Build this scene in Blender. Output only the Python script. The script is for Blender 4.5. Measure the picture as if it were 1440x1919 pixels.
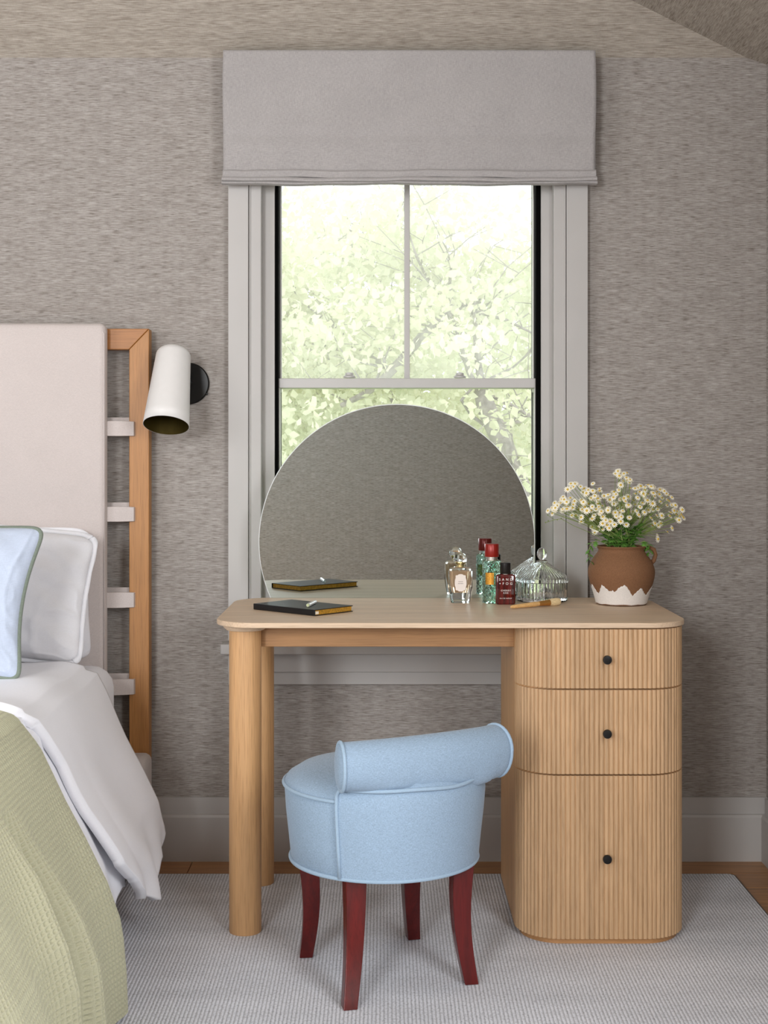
import bpy, math, random
import numpy as np
from mathutils import noise as mnoise
from mathutils import Vector, Matrix
random.seed(7); np.random.seed(7)
for o in list(bpy.data.objects): bpy.data.objects.remove(o)
SC = bpy.context.scene
COL = SC.collection
PI = math.pi
F = 2600.0; HZ = 855.0; CZ = 1.163; YW = 4.0          # focal length in pixels, horizon row, eye height, back wall

# ------------------------------------------------------------------ camera
cam_data = bpy.data.cameras.new('camera'); cam = bpy.data.objects.new('camera', cam_data); COL.objects.link(cam)
cam.location = (0, 0, CZ); cam.rotation_euler = (PI/2, 0, 0)
cam_data.sensor_fit = 'HORIZONTAL'; cam_data.sensor_width = 36; cam_data.lens = F/1440*36
cam_data.shift_y = -(959.5-HZ)/1440; cam_data.clip_end = 300; cam_data.clip_start = 0.05
SC.camera = cam
# ------------------------------------------------------------------ world (bright overcast daylight)
W = bpy.data.worlds.new('world'); SC.world = W; W.use_nodes = True
wn = W.node_tree; wn.nodes.clear()
wo = wn.nodes.new('ShaderNodeOutputWorld'); wb = wn.nodes.new('ShaderNodeBackground')
wb.inputs[0].default_value = (0.97, 0.985, 1.0, 1); wb.inputs[1].default_value = 2.4
wn.links.new(wb.outputs[0], wo.inputs[0])
# ------------------------------------------------------------------ soft room light: window daylight from left and behind the camera, plus added fills
def area(name, loc, target, sx, sy, power, color):
    l = bpy.data.lights.new(name, 'AREA'); l.shape = 'RECTANGLE'; l.size = sx; l.size_y = sy; l.energy = power; l.color = color
    o = bpy.data.objects.new(name, l); COL.objects.link(o); o.location = loc
    o.rotation_euler = (Vector(target)-Vector(loc)).to_track_quat('-Z', 'Y').to_euler()
    return o
area('side_window_light', (-2.9, 1.2, 1.75), (-0.1, 3.7, 0.75), 1.8, 1.5, 36, (0.95, 0.975, 1.0))
area('rear_window_light', (-1.65, -2.25, 1.75), (-0.3, 4.0, 0.2), 1.0, 1.6, 150, (0.95, 0.975, 1.0))
area('right_fill_light', (1.09, 0.75, 1.25), (0.0, 0.75, 1.2), 1.4, 1.9, 110, (0.95, 0.975, 1.0))  # added fill on the solid right wall, clear of pane reflections
area('front_wall_fill_light', (-2.9, -0.9, 1.8), (0.3, -2.4, 1.2), 1.2, 1.4, 30, (0.95, 0.975, 1.0))  # added fill, brightens the opposite wall for the mirror; no window there
SC.view_settings.view_transform = 'Standard'; SC.view_settings.look = 'None'
SC.view_settings.gamma = 1; SC.view_settings.use_curve_mapping = False
SC.view_settings.exposure = 0.05

# ------------------------------------------------------------------ helpers
def srgb(r, g, b):
    f = lambda c: (c/255/12.92) if c/255 <= .04045 else ((c/255+.055)/1.055)**2.4
    return (f(r), f(g), f(b), 1)
def P(px, py, Y): return Vector(((px-720)/F*Y, Y, CZ-(py-HZ)/F*Y))
def XP(px, Y): return (px-720)/F*Y
def ZP(py, Y): return CZ-(py-HZ)/F*Y
def newmat(name):
    m = bpy.data.materials.new(name); m.use_nodes = True
    nt = m.node_tree; b = nt.nodes['Principled BSDF']; return m, nt, b
def node(nt, t, **kw):
    n = nt.nodes.new(t)
    if t == 'ShaderNodeTexNoise': n.inputs['Scale'].default_value = 1.0
    for k, v in kw.items():
        if hasattr(n, k): setattr(n, k, v)
        else: n.inputs[k].default_value = v
    return n
def coords(nt, scale, rot=(0, 0, 0)):
    tc = node(nt, 'ShaderNodeTexCoord'); mp = node(nt, 'ShaderNodeMapping')
    mp.inputs['Scale'].default_value = scale; mp.inputs['Rotation'].default_value = rot
    nt.links.new(tc.outputs['Object'], mp.inputs['Vector']); return mp.outputs[0]
def ramp(nt, src, stops):
    r = node(nt, 'ShaderNodeValToRGB'); e = r.color_ramp.elements
    while len(e) < len(stops): e.new(.5)
    for i, (p, c) in enumerate(stops): e[i].position = p; e[i].color = c
    nt.links.new(src, r.inputs[0]); return r.outputs[0]
def mixc(nt, fac, a, b, mode='MIX'):
    m = node(nt, 'ShaderNodeMix', data_type='RGBA', blend_type=mode)
    for s, i in ((fac, 0), (a, 6), (b, 7)):
        if isinstance(s, (int, float, tuple)): m.inputs[i].default_value = s
        else: nt.links.new(s, m.inputs[i])
    return m.outputs[2]
def bump(nt, b, h, strength=.3, dist=.002):
    n = node(nt, 'ShaderNodeBump'); n.inputs['Strength'].default_value = strength; n.inputs['Distance'].default_value = dist
    nt.links.new(h, n.inputs['Height']); nt.links.new(n.outputs[0], b.inputs['Normal'])
def plain(name, c, rough=.5, metal=0, var=.06, vs=60, spec=.5, **kw):
    m, nt, b = newmat(name); v = coords(nt, (vs, vs, vs)); n = node(nt, 'ShaderNodeTexNoise'); nt.links.new(v, n.inputs['Vector'])
    lo = tuple(x*(1-var) for x in c[:3])+(1,); hi = tuple(min(1, x*(1+var)) for x in c[:3])+(1,)
    nt.links.new(ramp(nt, n.outputs[0], [(.3, lo), (.7, hi)]), b.inputs['Base Color'])
    b.inputs['Roughness'].default_value = rough; b.inputs['Metallic'].default_value = metal; b.inputs['Specular IOR Level'].default_value = spec
    for k, x in kw.items(): b.inputs[k.replace('_', ' ')].default_value = x
    return m
def wood(name, c, axis, contrast=.16, rough=.5, ring=1.0):
    m, nt, b = newmat(name)
    s = [1, 1, 1]; i = 'XYZ'.index(axis)
    a = [60*ring]*3; a[i] = 2.2; v = coords(nt, tuple(a)); n1 = node(nt, 'ShaderNodeTexNoise', Detail=5.0, Roughness=.6, Distortion=.25); nt.links.new(v, n1.inputs['Vector'])
    a = [420]*3; a[i] = 14; v2 = coords(nt, tuple(a)); n2 = node(nt, 'ShaderNodeTexNoise', Detail=3.0); nt.links.new(v2, n2.inputs['Vector'])
    lo = tuple(x*(1-contrast*1.5) for x in c[:3])+(1,); hi = tuple(min(1, x*(1+contrast)) for x in c[:3])+(1,)
    c1 = ramp(nt, n1.outputs[0], [(.3, lo), (.68, hi)])
    c2 = ramp(nt, n2.outputs[0], [(.33, (.66, .6, .52, 1)), (.5, (1, 1, 1, 1))])
    nt.links.new(mixc(nt, .55, c1, c2, 'MULTIPLY'), b.inputs['Base Color'])
    b.inputs['Roughness'].default_value = rough; bump(nt, b, n2.outputs[0], .25, .0004); return m
def grass(name, axis, tint=(1, 1, 1), amp=1.0):
    """woven grasscloth paper with threads running along axis"""
    m, nt, b = newmat(name); i = 'XYZ'.index(axis)
    def nz(long, cross, detail, dist=0):
        a = [cross]*3; a[i] = long; v = coords(nt, tuple(a)); n = node(nt, 'ShaderNodeTexNoise', Detail=detail, Distortion=dist); nt.links.new(v, n.inputs['Vector']); return n.outputs[0]
    t = lambda r, g, bb: tuple(x*y for x, y in zip(srgb(r, g, bb)[:3], tint))+(1,)
    base = ramp(nt, nz(28, 430, 3.0, .3), [(.25, t(138, 129, 120)), (.48, t(174, 167, 160)), (.75, t(200, 194, 188))])
    dark = ramp(nt, nz(42, 850, 2.0), [(.32, (.38, .35, .32, 1)), (.46, (1, 1, 1, 1))])
    patch = ramp(nt, nz(9, 50, 4.0, .4), [(.3, (.84, .83, .82, 1)), (.7, (1.0, 1.0, 1.0, 1))])
    weave = ramp(nt, nz(700, 90, 1.0), [(.35, (.86, .86, .86, 1)), (.65, (1, 1, 1, 1))])
    c = mixc(nt, .75*amp, base, dark, 'MULTIPLY'); c = mixc(nt, 1.0, c, patch, 'MULTIPLY'); c = mixc(nt, .6, c, weave, 'MULTIPLY')
    nt.links.new(c, b.inputs['Base Color']); b.inputs['Roughness'].default_value = .85; b.inputs['Specular IOR Level'].default_value = .15
    bump(nt, b, nz(34, 560, 2.0), .25, .0008); return m
def fabric(name, c, scale=900, var=.12, strength=.35, rough=.9, mottle=.06, axis3=False, dist=.0006):
    m, nt, b = newmat(name)
    def nz(s, d=2.0):
        v = coords(nt, s); n = node(nt, 'ShaderNodeTexNoise', Detail=d); nt.links.new(v, n.inputs['Vector']); return n.outputs[0]
    h1 = nz((scale, scale, scale*.12)); h2 = nz((scale*.12, scale*.12, scale)); mt = nz((9, 9, 9), 4.0)
    av = node(nt, 'ShaderNodeMath', operation='ADD'); nt.links.new(h1, av.inputs[0]); nt.links.new(h2, av.inputs[1])
    hf = node(nt, 'ShaderNodeMath', operation='MULTIPLY'); nt.links.new(av.outputs[0], hf.inputs[0]); hf.inputs[1].default_value = .5
    lo = tuple(x*(1-var) for x in c[:3])+(1,); hi = tuple(min(1, x*(1+var)) for x in c[:3])+(1,)
    cc = ramp(nt, hf.outputs[0], [(.38, lo), (.62, hi)])
    mm = ramp(nt, mt, [(.3, (1-mottle,)*3+(1,)), (.7, (1, 1, 1, 1))])
    nt.links.new(mixc(nt, 1.0, cc, mm, 'MULTIPLY'), b.inputs['Base Color'])
    b.inputs['Roughness'].default_value = rough; b.inputs['Specular IOR Level'].default_value = .2
    b.inputs['Sheen Weight'].default_value = .15
    bump(nt, b, hf.outputs[0], strength, dist); return m
def glassm(name, c=(1, 1, 1, 1), ior=1.45, rough=0.0):
    m, nt, b = newmat(name); b.inputs['Transmission Weight'].default_value = 1; b.inputs['Roughness'].default_value = rough
    b.inputs['IOR'].default_value = ior; b.inputs['Base Color'].default_value = c; return m

class MB:
    def __init__(s): s.v = []; s.f = []
    def add(s, vs, fs):
        n = len(s.v); s.v += [tuple(p) for p in vs]; s.f += [tuple(i+n for i in f) for f in fs]; return s
    def box(s, x0, x1, y0, y1, z0, z1):
        return s.add([(x0,y0,z0),(x1,y0,z0),(x1,y1,z0),(x0,y1,z0),(x0,y0,z1),(x1,y0,z1),(x1,y1,z1),(x0,y1,z1)],
                     [(0,3,2,1),(4,5,6,7),(0,1,5,4),(1,2,6,5),(2,3,7,6),(3,0,4,7)])
    def prism(s, poly, z0, z1):
        n = len(poly); vs = [(x, y, z0) for x, y in poly]+[(x, y, z1) for x, y in poly]
        return s.add(vs, [tuple(range(n))[::-1], tuple(range(n, 2*n))]+[(i, (i+1) % n, n+(i+1) % n, n+i) for i in range(n)])
    def loft(s, rings, caps=True, closed=True):
        n = len(rings[0]); vs = [p for r in rings for p in r]; fs = []
        for k in range(len(rings)-1):
            for i in range(n if closed else n-1):
                j = (i+1) % n; fs.append((k*n+i, k*n+j, (k+1)*n+j, (k+1)*n+i))
        if caps: fs += [tuple(range(n))[::-1], tuple(range((len(rings)-1)*n, len(rings)*n))]
        return s.add(vs, fs)
    def lathe(s, prof, c, n=48, mod=None, caps=True, M=None):
        rings = []
        for r, z in prof:
            ring = []
            for i in range(n):
                a = 2*PI*i/n; rr = r+(mod(a, z, r) if mod else 0)
                p = Vector((rr*math.cos(a), rr*math.sin(a), z)); p = (M @ p) if M else p
                ring.append(p+Vector(c))
            rings.append(ring)
        return s.loft(rings, caps)
    def tube(s, pts, r, n=10, caps=True, closed=False):
        pts = [Vector(p) for p in pts]; m = len(pts); rs = r if isinstance(r, (list, tuple)) else [r]*m
        rings = []; up = None
        for i in range(m):
            if closed: t = pts[(i+1) % m]-pts[i-1]
            else: t = pts[min(i+1, m-1)]-pts[max(i-1, 0)]
            t.normalize()
            if up is None:
                up = Vector((0, 0, 1)) if abs(t.z) < .9 else Vector((1, 0, 0))
            side = t.cross(up); side.normalize(); up = side.cross(t); up.normalize()
            rings.append([pts[i]+(side*math.cos(2*PI*k/n)+up*math.sin(2*PI*k/n))*rs[i] for k in range(n)])
        if closed: rings.append(rings[0]); return s.loft(rings, False)
        return s.loft(rings, caps)
    def xf(s, M): s.v = [tuple(M @ Vector(p)) for p in s.v]; return s
    def build(s, name, mat, parent=None, smooth=False, bevel=0, seg=2, subsurf=0, solid=0, angle=40):
        org = wloc(parent)
        me = bpy.data.meshes.new(name); me.from_pydata([tuple(Vector(p)-org) for p in s.v], [], s.f); me.update()
        return link(name, me, mat, parent, smooth, bevel, seg, subsurf, solid, angle)
def wloc(p):
    v = Vector((0, 0, 0))
    while p is not None: v += p.location; p = p.parent
    return v
def link(name, me, mat, parent=None, smooth=False, bevel=0, seg=2, subsurf=0, solid=0, angle=40):
    for mm in (mat if isinstance(mat, list) else [mat]): me.materials.append(mm)
    o = bpy.data.objects.new(name, me); COL.objects.link(o)
    if parent is not None: o.parent = parent
    if smooth or bevel:
        me.polygons.foreach_set('use_smooth', [True]*len(me.polygons))
        if not bevel and smooth != 'all': me.set_sharp_from_angle(angle=math.radians(angle))
    if solid: md = o.modifiers.new('solid', 'SOLIDIFY'); md.thickness = solid; md.offset = -1
    if bevel:
        md = o.modifiers.new('bevel', 'BEVEL'); md.width = bevel; md.segments = seg; md.limit_method = 'ANGLE'; md.angle_limit = math.radians(angle)
        wn_ = o.modifiers.new('wn', 'WEIGHTED_NORMAL'); wn_.keep_sharp = True
    if subsurf: md = o.modifiers.new('ss', 'SUBSURF'); md.levels = subsurf; md.render_levels = subsurf
    return o
def thing(name, label, cat, loc, group=None):
    o = bpy.data.objects.new(name, None); COL.objects.link(o); o.location = loc; o.empty_display_size = .05
    return tag(o, label, cat, group)
def tag(o, label=None, cat=None, group=None, kind=None):
    if label: o['label'] = label
    if cat: o['category'] = cat
    if group: o['group'] = group
    if kind: o['kind'] = kind
    return o
def rrect(x0, x1, y0, y1, r, n=14):
    pts = []
    for cx, cy, a0 in ((x1-r, y1-r, 0), (x0+r, y1-r, PI/2), (x0+r, y0+r, PI), (x1-r, y0+r, 1.5*PI)):
        for i in range(n+1):
            a = a0+PI/2*i/n; pts.append((cx+r*math.cos(a), cy+r*math.sin(a)))
    return pts
def npgrid(name, V, mat, parent=None, solid=0, smooth='all'):
    """V: (nu, nv, 3) array in world space"""
    nu, nv, _ = V.shape; org = np.array(wloc(parent)); co = (V.reshape(-1, 3)-org).astype(np.float32)
    idx = np.arange(nu*nv).reshape(nu, nv)
    q = np.stack([idx[:-1, :-1], idx[1:, :-1], idx[1:, 1:], idx[:-1, 1:]], -1).reshape(-1, 4).astype(np.int32)
    me = bpy.data.meshes.new(name); me.vertices.add(len(co)); me.vertices.foreach_set('co', co.ravel())
    me.loops.add(q.size); me.loops.foreach_set('vertex_index', q.ravel())
    me.polygons.add(len(q)); me.polygons.foreach_set('loop_start', np.arange(0, q.size, 4, dtype=np.int32))
    me.update(calc_edges=True); me.validate()
    return link(name, me, mat, parent, smooth, solid=solid)

# ------------------------------------------------------------------ materials
paper = grass('grasscloth', 'X', (.95, .96, .98)); paperY = grass('grasscloth_side', 'Y', (.95, .96, .98))
paperC = grass('grasscloth_ceiling', 'X', (1.06, 1.04, .98), .35); paperCY = grass('grasscloth_ceiling_side', 'Y', (1.06, 1.04, .98), .45)
white_paint = plain('white_paint', srgb(184, 181, 178), .45, var=.02, vs=8)
sash_paint = plain('sash_paint', srgb(188, 185, 182), .35, var=.02, vs=8)
black_seal = plain('black_track', srgb(9, 9, 9), .9, spec=.05)
oakX = wood('oak_along_x', srgb(214, 188, 160), 'X', .08); oakZ = wood('oak_along_z', srgb(205, 160, 112), 'Z', .09); oakZf = wood('oak_fluted', srgb(197, 161, 122), 'Z', .13)
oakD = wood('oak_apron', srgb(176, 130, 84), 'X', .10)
teakZ = wood('bed_wood_z', srgb(180, 126, 70), 'Z', .12, .45); teakX = wood('bed_wood_x', srgb(172, 116, 64), 'X', .12, .45)
floor_wood = wood('floor_oak', srgb(176, 128, 84), 'X', .18, .4)
maho = wood('mahogany', srgb(92, 15, 12), 'Z', .25, .22, .6)
bedlinen = fabric('headboard_linen', srgb(208, 198, 194), 2000, .09, .5, mottle=.04)
shade_linen = fabric('blind_linen', srgb(172, 168, 167), 900, .13, .5, mottle=.07)
blue_linen = fabric('blue_linen', srgb(151, 173, 195), 1700, .20, .6, mottle=.02)
blue_pipe = fabric('blue_piping', srgb(158, 181, 202), 1400, .08, .4, mottle=.02)
cotton = fabric('white_cotton', srgb(243, 243, 248), 1500, .02, .12, mottle=.02)
cottong = fabric('grey_cotton', srgb(226, 225, 228), 1500, .03, .15, mottle=.05)
cushion_blue = fabric('pale_blue_stripe', srgb(196, 207, 226), 700, .05, .3, mottle=.03)
sage_pipe = fabric('sage_piping', srgb(128, 138, 126), 1200, .12, .4)
waffle = fabric('sage_waffle', srgb(185, 183, 156), 1500, .12, .3, mottle=.04)
black_metal = plain('black_metal', srgb(14, 13, 12), .35, .3); white_metal = plain('white_enamel', srgb(226, 224, 222), .4, var=.01)
bronze_in = plain('dark_brass_inside', srgb(96, 82, 40), .35, .8)
mirror_m = plain('mirror_silver', (.64, .75, .76, 1), .0, 1.0, var=0); mirror_edge = plain('mirror_edge', srgb(225, 228, 228), .2)

# ================================================================== STRUCTURE
XL, XR, YF, ZT, ZC = -3.2, 1.103, -2.4, 2.312, 2.9
# window opening
OX0, OX1, OZ0, OZ1 = XP(488, YW), XP(1040, YW), .62, 2.15
wb_ = MB(); T = .16
wb_.box(XL, OX0, YW, YW+T, 0, ZT+.1); wb_.box(OX1, XR+.1, YW, YW+T, 0, ZT+.1)
wb_.box(OX0, OX1, YW, YW+T, 0, OZ0); wb_.box(OX0, OX1, YW, YW+T, OZ1, ZT+.1)
tag(wb_.build('wall_back', paper), 'back wall in grey taupe grasscloth wallpaper', kind='structure')
tag(MB().box(XR, XR+.1, YF, YW, 0, ZT+.05).build('wall_right', paperY), 'right wall in grasscloth at the frame edge', kind='structure')
tag(MB().box(XL-.1, XL, YF, YW, 0, ZC+.1).build('wall_left', paperY), 'left wall beyond the bed', kind='structure')
tag(MB().box(XL-.1, XR+.1, YF-.1, YF, 0, ZC+.1).build('wall_front', paper), 'opposite grasscloth wall seen in the mirror', kind='structure')
c = MB(); XM = XR-(ZC-ZT)/.34; YM = YW-(ZC-ZT)
c.add([(XL, YW+.02, ZT-.02), (XR, YW+.02, ZT-.02), (XM, YM, ZC), (XL, YM, ZC)], [(0, 3, 2, 1)])
c.add([(XR, YW+.02, ZT), (XR, YF, ZT), (XM, YF, ZC), (XM, YM, ZC)], [(0, 3, 2, 1)])
c.add([(XL, YM, ZC), (XM, YM, ZC), (XM, YF, ZC), (XL, YF, ZC)], [(0, 3, 2, 1)])
c.v[4] = c.v[1]
co_ = c.build('ceiling', [paperC, paperCY]); co_.data.polygons[1].material_index = 1
tag(co_, 'papered ceiling sloping up from the back wall, with a crease to the right', kind='structure')
# floor with planks
fl = tag(MB().box(XL, XR, YF, YW, -.06, -.012).build('floor', floor_wood), 'oak plank floor showing along the wall', kind='structure')
rows = [(3.87, 4.0), (3.74, 3.87), (3.61, 3.74), (3.48, 3.61), (3.35, 3.48)]
for k, (ya, yb) in enumerate(rows):
    x = -1.3+.37*(k % 3)-.4
    while x < XR:
        x2 = min(x+1.15, XR)
        if x2 > -.95 and x2-x > .03: MB().box(x+.001, x2-.001, ya+.001, yb-.001, -.012, 0).build('plank', floor_wood, fl, bevel=.0012, seg=1)
        x = x2
MB().box(XL, XR, YF, 3.349, -.012, 0).build('floor_board', floor_wood, fl)
# baseboard
bb = MB(); prof = [(0, 0), (.020, 0), (.020, .126), (.017, .133), (.010, .135), (.010, .182), (0, .182)]
for xa, xb in ((XL, XR),):
    bb.loft([[(xa, YW-d, z) for d, z in prof], [(xb, YW-d, z) for d, z in prof]])
tag(bb.build('baseboard_back', white_paint), 'white stepped baseboard under the grasscloth', kind='structure')
bb = MB().loft([[(XR-d, YF, z) for d, z in prof], [(XR-d, YW-.02, z) for d, z in prof]])
tag(bb.build('baseboard_right', white_paint), 'white baseboard on the right wall', kind='structure')

# ------------------------------------------------------------------ window
win = tag(bpy.data.objects.new('window_1', None), 'tall white sash window behind the desk', kind='structure'); COL.objects.link(win); win.location = (XP(765, YW), YW, .62)
SX0, SX1 = .6, 2.15
yc = 3.975
a0, a1, a2, a3 = XP(428, yc), XP(466, yc), XP(1062, yc), XP(1102, yc)
for xa, xb in ((a0, a1), (a2, a3)):
    MB().box(xa, xb, yc-.006, YW, .635, 2.27).build('casing', white_paint, win, bevel=.002)
for xa, xb in ((a1, XP(490, yc)), (XP(1038, yc), a2)):
    MB().box(xa+.0005, xb-.0005, yc+.002, YW+.02, .635, 2.2).build('inner_casing', white_paint, win, bevel=.0025)
    MB().tube([(xa+.004 if xb < 0 else xb-.004, yc+.002, .64), (xa+.004 if xb < 0 else xb-.004, yc+.002, 2.2)], .003, 8).build('bead', white_paint, win, smooth=True)
MB().box(a0, a3, yc-.006, YW, 2.15, 2.27).build('head_casing', white_paint, win, bevel=.002)
ys = 4.02
for xa, xb in ((OX0+.0, XP(515, ys)), (XP(1014.5, ys), OX1)):
    MB().box(xa, xb, ys, YW+T, .645, 2.15).build('jamb', white_paint, win, bevel=.0015)
yt = 4.03
for xa, xb in ((XP(515, ys)+.0002, XP(522, yt)), (XP(1005, yt), XP(1014.5, ys)-.0002)):
    MB().box(xa, xb, yt, YW+T, .645, 2.15).build('track', black_seal, win)
yl = 4.045; l0, l1 = XP(522, yl), XP(1005.5, yl)
# lower sash (in front), upper sash (behind)
zr0, zr1 = ZP(727, yl), ZP(709, yl)
MB().box(l0, l1, yl, yl+.035, zr0, zr1).build('check_rail', sash_paint, win, bevel=.002)
MB().box(l0, l1, yl, yl+.035, .66, .72).build('bottom_rail', sash_paint, win, bevel=.002)
for xa, xb in ((l0, XP(524.5, yl)), (XP(1002.5, yl), l1)):
    MB().box(xa, xb, yl, yl+.035, .72, zr0).build('stile', sash_paint, win, bevel=.0008)
yu = 4.085
for xa, xb in ((XP(521, yu), XP(527.5, yu)), (XP(999.5, yu), XP(1006, yu))):
    MB().box(xa, xb, yu, yu+.03, zr0-.01, 2.15).build('stile', sash_paint, win, bevel=.001)
MB().box(XP(758, yu), XP(768.5, yu), yu+.002, yu+.024, zr1-.01, 2.15).build('muntin', sash_paint, win, bevel=.002)
MB().box(l0, l1, yu, yu+.03, 2.08, 2.15).build('top_rail', sash_paint, win)
MB().box(l0, l1, yu, yu+.03, zr0, zr0+.02).build('meeting_rail', sash_paint, win)
for px in (655, 862):
    MB().lathe([(.018, 0), (.018, .004), (.012, .008), (.012, .013), (.004, .016)], P(px, 708, yl+.018), 20).build('sash_lock', sash_paint, win, smooth=True)
m, nt, b = newmat('window_glass'); nt.nodes.remove(b)
tr = node(nt, 'ShaderNodeBsdfTransparent'); gl = node(nt, 'ShaderNodeBsdfGlossy', Roughness=.0); lw = node(nt, 'ShaderNodeFresnel', IOR=1.4); mx = node(nt, 'ShaderNodeMixShader')
tr.inputs[0].default_value = (.97, .985, .98, 1)
nt.links.new(lw.outputs[0], mx.inputs[0]); nt.links.new(tr.outputs[0], mx.inputs[1]); nt.links.new(gl.outputs[0], mx.inputs[2]); nt.links.new(mx.outputs[0], nt.nodes['Material Output'].inputs[0])
pane_m = m
def glare_veil(name, f):  # translucent mix puts the outdoor glare veil into the pane material
    q = m.copy(); q.name = name; t = q.node_tree; out = t.nodes['Material Output']; src = out.inputs[0].links[0].from_socket
    tl_ = t.nodes.new('ShaderNodeBsdfTranslucent'); tl_.inputs[0].default_value = (1, 1, 1, 1); mm = t.nodes.new('ShaderNodeMixShader'); mm.inputs[0].default_value = f
    t.links.new(src, mm.inputs[1]); t.links.new(tl_.outputs[0], mm.inputs[2]); t.links.new(mm.outputs[0], out.inputs[0]); return q
pane_up, pane_low = glare_veil('glare_veil_glass', .15), glare_veil('faint_glare_veil_glass', .07)
MB().box(XP(523.5, yl), XP(1004, yl), yl+.016, yl+.019, .71, zr0+.002).build('pane', pane_low, win)
for xa, xb in ((XP(525, yu), XP(759, yu)), (XP(767, yu), XP(1001, yu))):
    MB().box(xa, xb, yu+.012, yu+.015, zr0, 2.1).build('pane', pane_up, win)
# sill and apron
MB().box(XP(413, 3.93), XP(1117, 3.93), 3.925, 4.16, .601, .631).build('sill', white_paint, win, bevel=.004)
MB().box(a0, a3, 3.968, YW, .545, .6).build('apron', white_paint, win, bevel=.002)
MB().box(a0, a3, 3.978, YW, .508, .5445).build('apron_bead', white_paint, win, bevel=.002)

# ------------------------------------------------------------------ roman blind
yb = 3.925
blind = thing('roman_blind', 'grey linen roman blind folded up at the top of the window', 'blind', (XP(768, yb), 3.95, ZP(219, yb)))
bx0, bx1 = XP(418, yb), XP(1117, yb); bt, bbm = ZP(94.5, yb), ZP(321, yb)
nu, nv = 120, 60; V = np.zeros((nu, nv, 3))
for i in range(nu):
    u = i/(nu-1); x = bx0+(bx1-bx0)*u
    for j in range(nv):
        v = j/(nv-1)
        zb = bbm+.0025*math.sin(u*15)+(.004*math.exp(-((u-.06)/.03)**2)*-1)+.002*math.sin(u*31+1)
        z = bt+(zb-.012-bt)*v
        y = yb-.001*math.sin(v*9+u*3)-.004*v*v+.0018*math.sin(u*14+v*4)*v+(.004*math.exp(-((v-.68)/.05)**2))
        V[i, j] = (x+(.004 if u > .5 else -.003)*(math.sin(v*5)*.6-.3)*abs(2*u-1), y, z)
npgrid('panel', V, shade_linen, blind, solid=.003)
for k, (za, zb_, dy) in enumerate(((317, 333.5, -.012), (331, 340, -.020), (337.5, 345, -.012))):
    g = MB(); rings = []
    for i in range(81):
        u = i/80; x = bx0+(bx1-bx0)*u+(-.002 if u < .5 else .002)*(k-.5); d = .0016*math.sin(u*13+k)+.0009*math.sin(u*37+k*2)-.003*math.exp(-((u-.06)/.025)**2)*(k == 0)
        z0, z1 = ZP(zb_, yb+dy)+d, ZP(za, yb+dy)+d
        y0 = yb+dy
        rings.append([(x, y0+.03, z0+.002), (x, y0+.002, z0), (x, y0-.003, z0+.002), (x, y0-.003, z1-.006), (x, y0+.002, z1-.001), (x, y0+.03, z1)])
    g.loft(rings).build('fold', shade_linen, blind, smooth=True)
MB().box(bx0+.004, bx1-.004, yb+.004, YW-.002, bt-.045, bt-.002).build('headrail', white_paint, blind)
for x in (bx0, bx1-.002):
    MB().box(x, x+.002, yb+.002, YW-.026, bbm, bt-.003).build('side_return', shade_linen, blind)

# ================================================================== OUTSIDE
def tree_mats():
    m, nt, b = newmat('spring_leaf'); nt.nodes.remove(b)
    v = coords(nt, (1.2, 1.2, 1.2)); n = node(nt, 'ShaderNodeTexNoise', Detail=4.0); nt.links.new(v, n.inputs['Vector'])
    cc = ramp(nt, n.outputs[0], [(.35, srgb(211, 214, 189)), (.65, srgb(232, 231, 209))])
    d = node(nt, 'ShaderNodeBsdfDiffuse'); t = node(nt, 'ShaderNodeBsdfTranslucent'); mx = node(nt, 'ShaderNodeMixShader'); mx.inputs[0].default_value = .5
    nt.links.new(cc, d.inputs[0]); nt.links.new(cc, t.inputs[0]); nt.links.new(d.outputs[0], mx.inputs[1]); nt.links.new(t.outputs[0], mx.inputs[2]); nt.links.new(mx.outputs[0], nt.nodes['Material Output'].inputs[0])
    return m
leafm = tree_mats(); bark = plain('bark', srgb(158, 151, 148), .9, var=.25, vs=25)
def leaves(n, samp, size, seed):
    rs = np.random.RandomState(seed); C = samp(rs, n); q = rs.normal(size=(n, 3)); q[:, 2] = q[:, 2]+.2; q /= np.linalg.norm(q, axis=1)[:, None]
    a = np.cross(q, rs.normal(size=(n, 3))); a /= np.linalg.norm(a, axis=1)[:, None]; b = np.cross(q, a); s = size*(.6+.8*rs.rand(n))[:, None]
    v = np.stack([C-a*s, C-b*s*.62-q*s*.15, C+a*s*.35-b*s*.7, C+a*s*1.05, C+a*s*.35+b*s*.7, C+b*s*.62-q*s*.15], 1).reshape(-1, 3)
    idx = np.arange(n)[:, None]*6+np.arange(6)[None]
    return v, idx
def leafobj(name, v, idx, mat, parent):
    me = bpy.data.meshes.new(name); org = np.array(wloc(parent)); me.vertices.add(len(v)); me.vertices.foreach_set('co', (v-org).astype(np.float32).ravel())
    me.loops.add(idx.size); me.loops.foreach_set('vertex_index', idx.astype(np.int32).ravel()); me.polygons.add(len(idx)); me.polygons.foreach_set('loop_start', np.arange(0, idx.size, 6, dtype=np.int32)); me.update(calc_edges=True)
    o = link(name, me, mat, parent); o['kind'] = 'stuff'; return o
GZ = -3.0
tag(MB().box(-40, 40, 5, 60, GZ-.2, GZ).build('ground', plain('lawn', srgb(150, 170, 110), .95, var=.3, vs=2)), 'green lawn outside the window', kind='structure')
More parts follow.
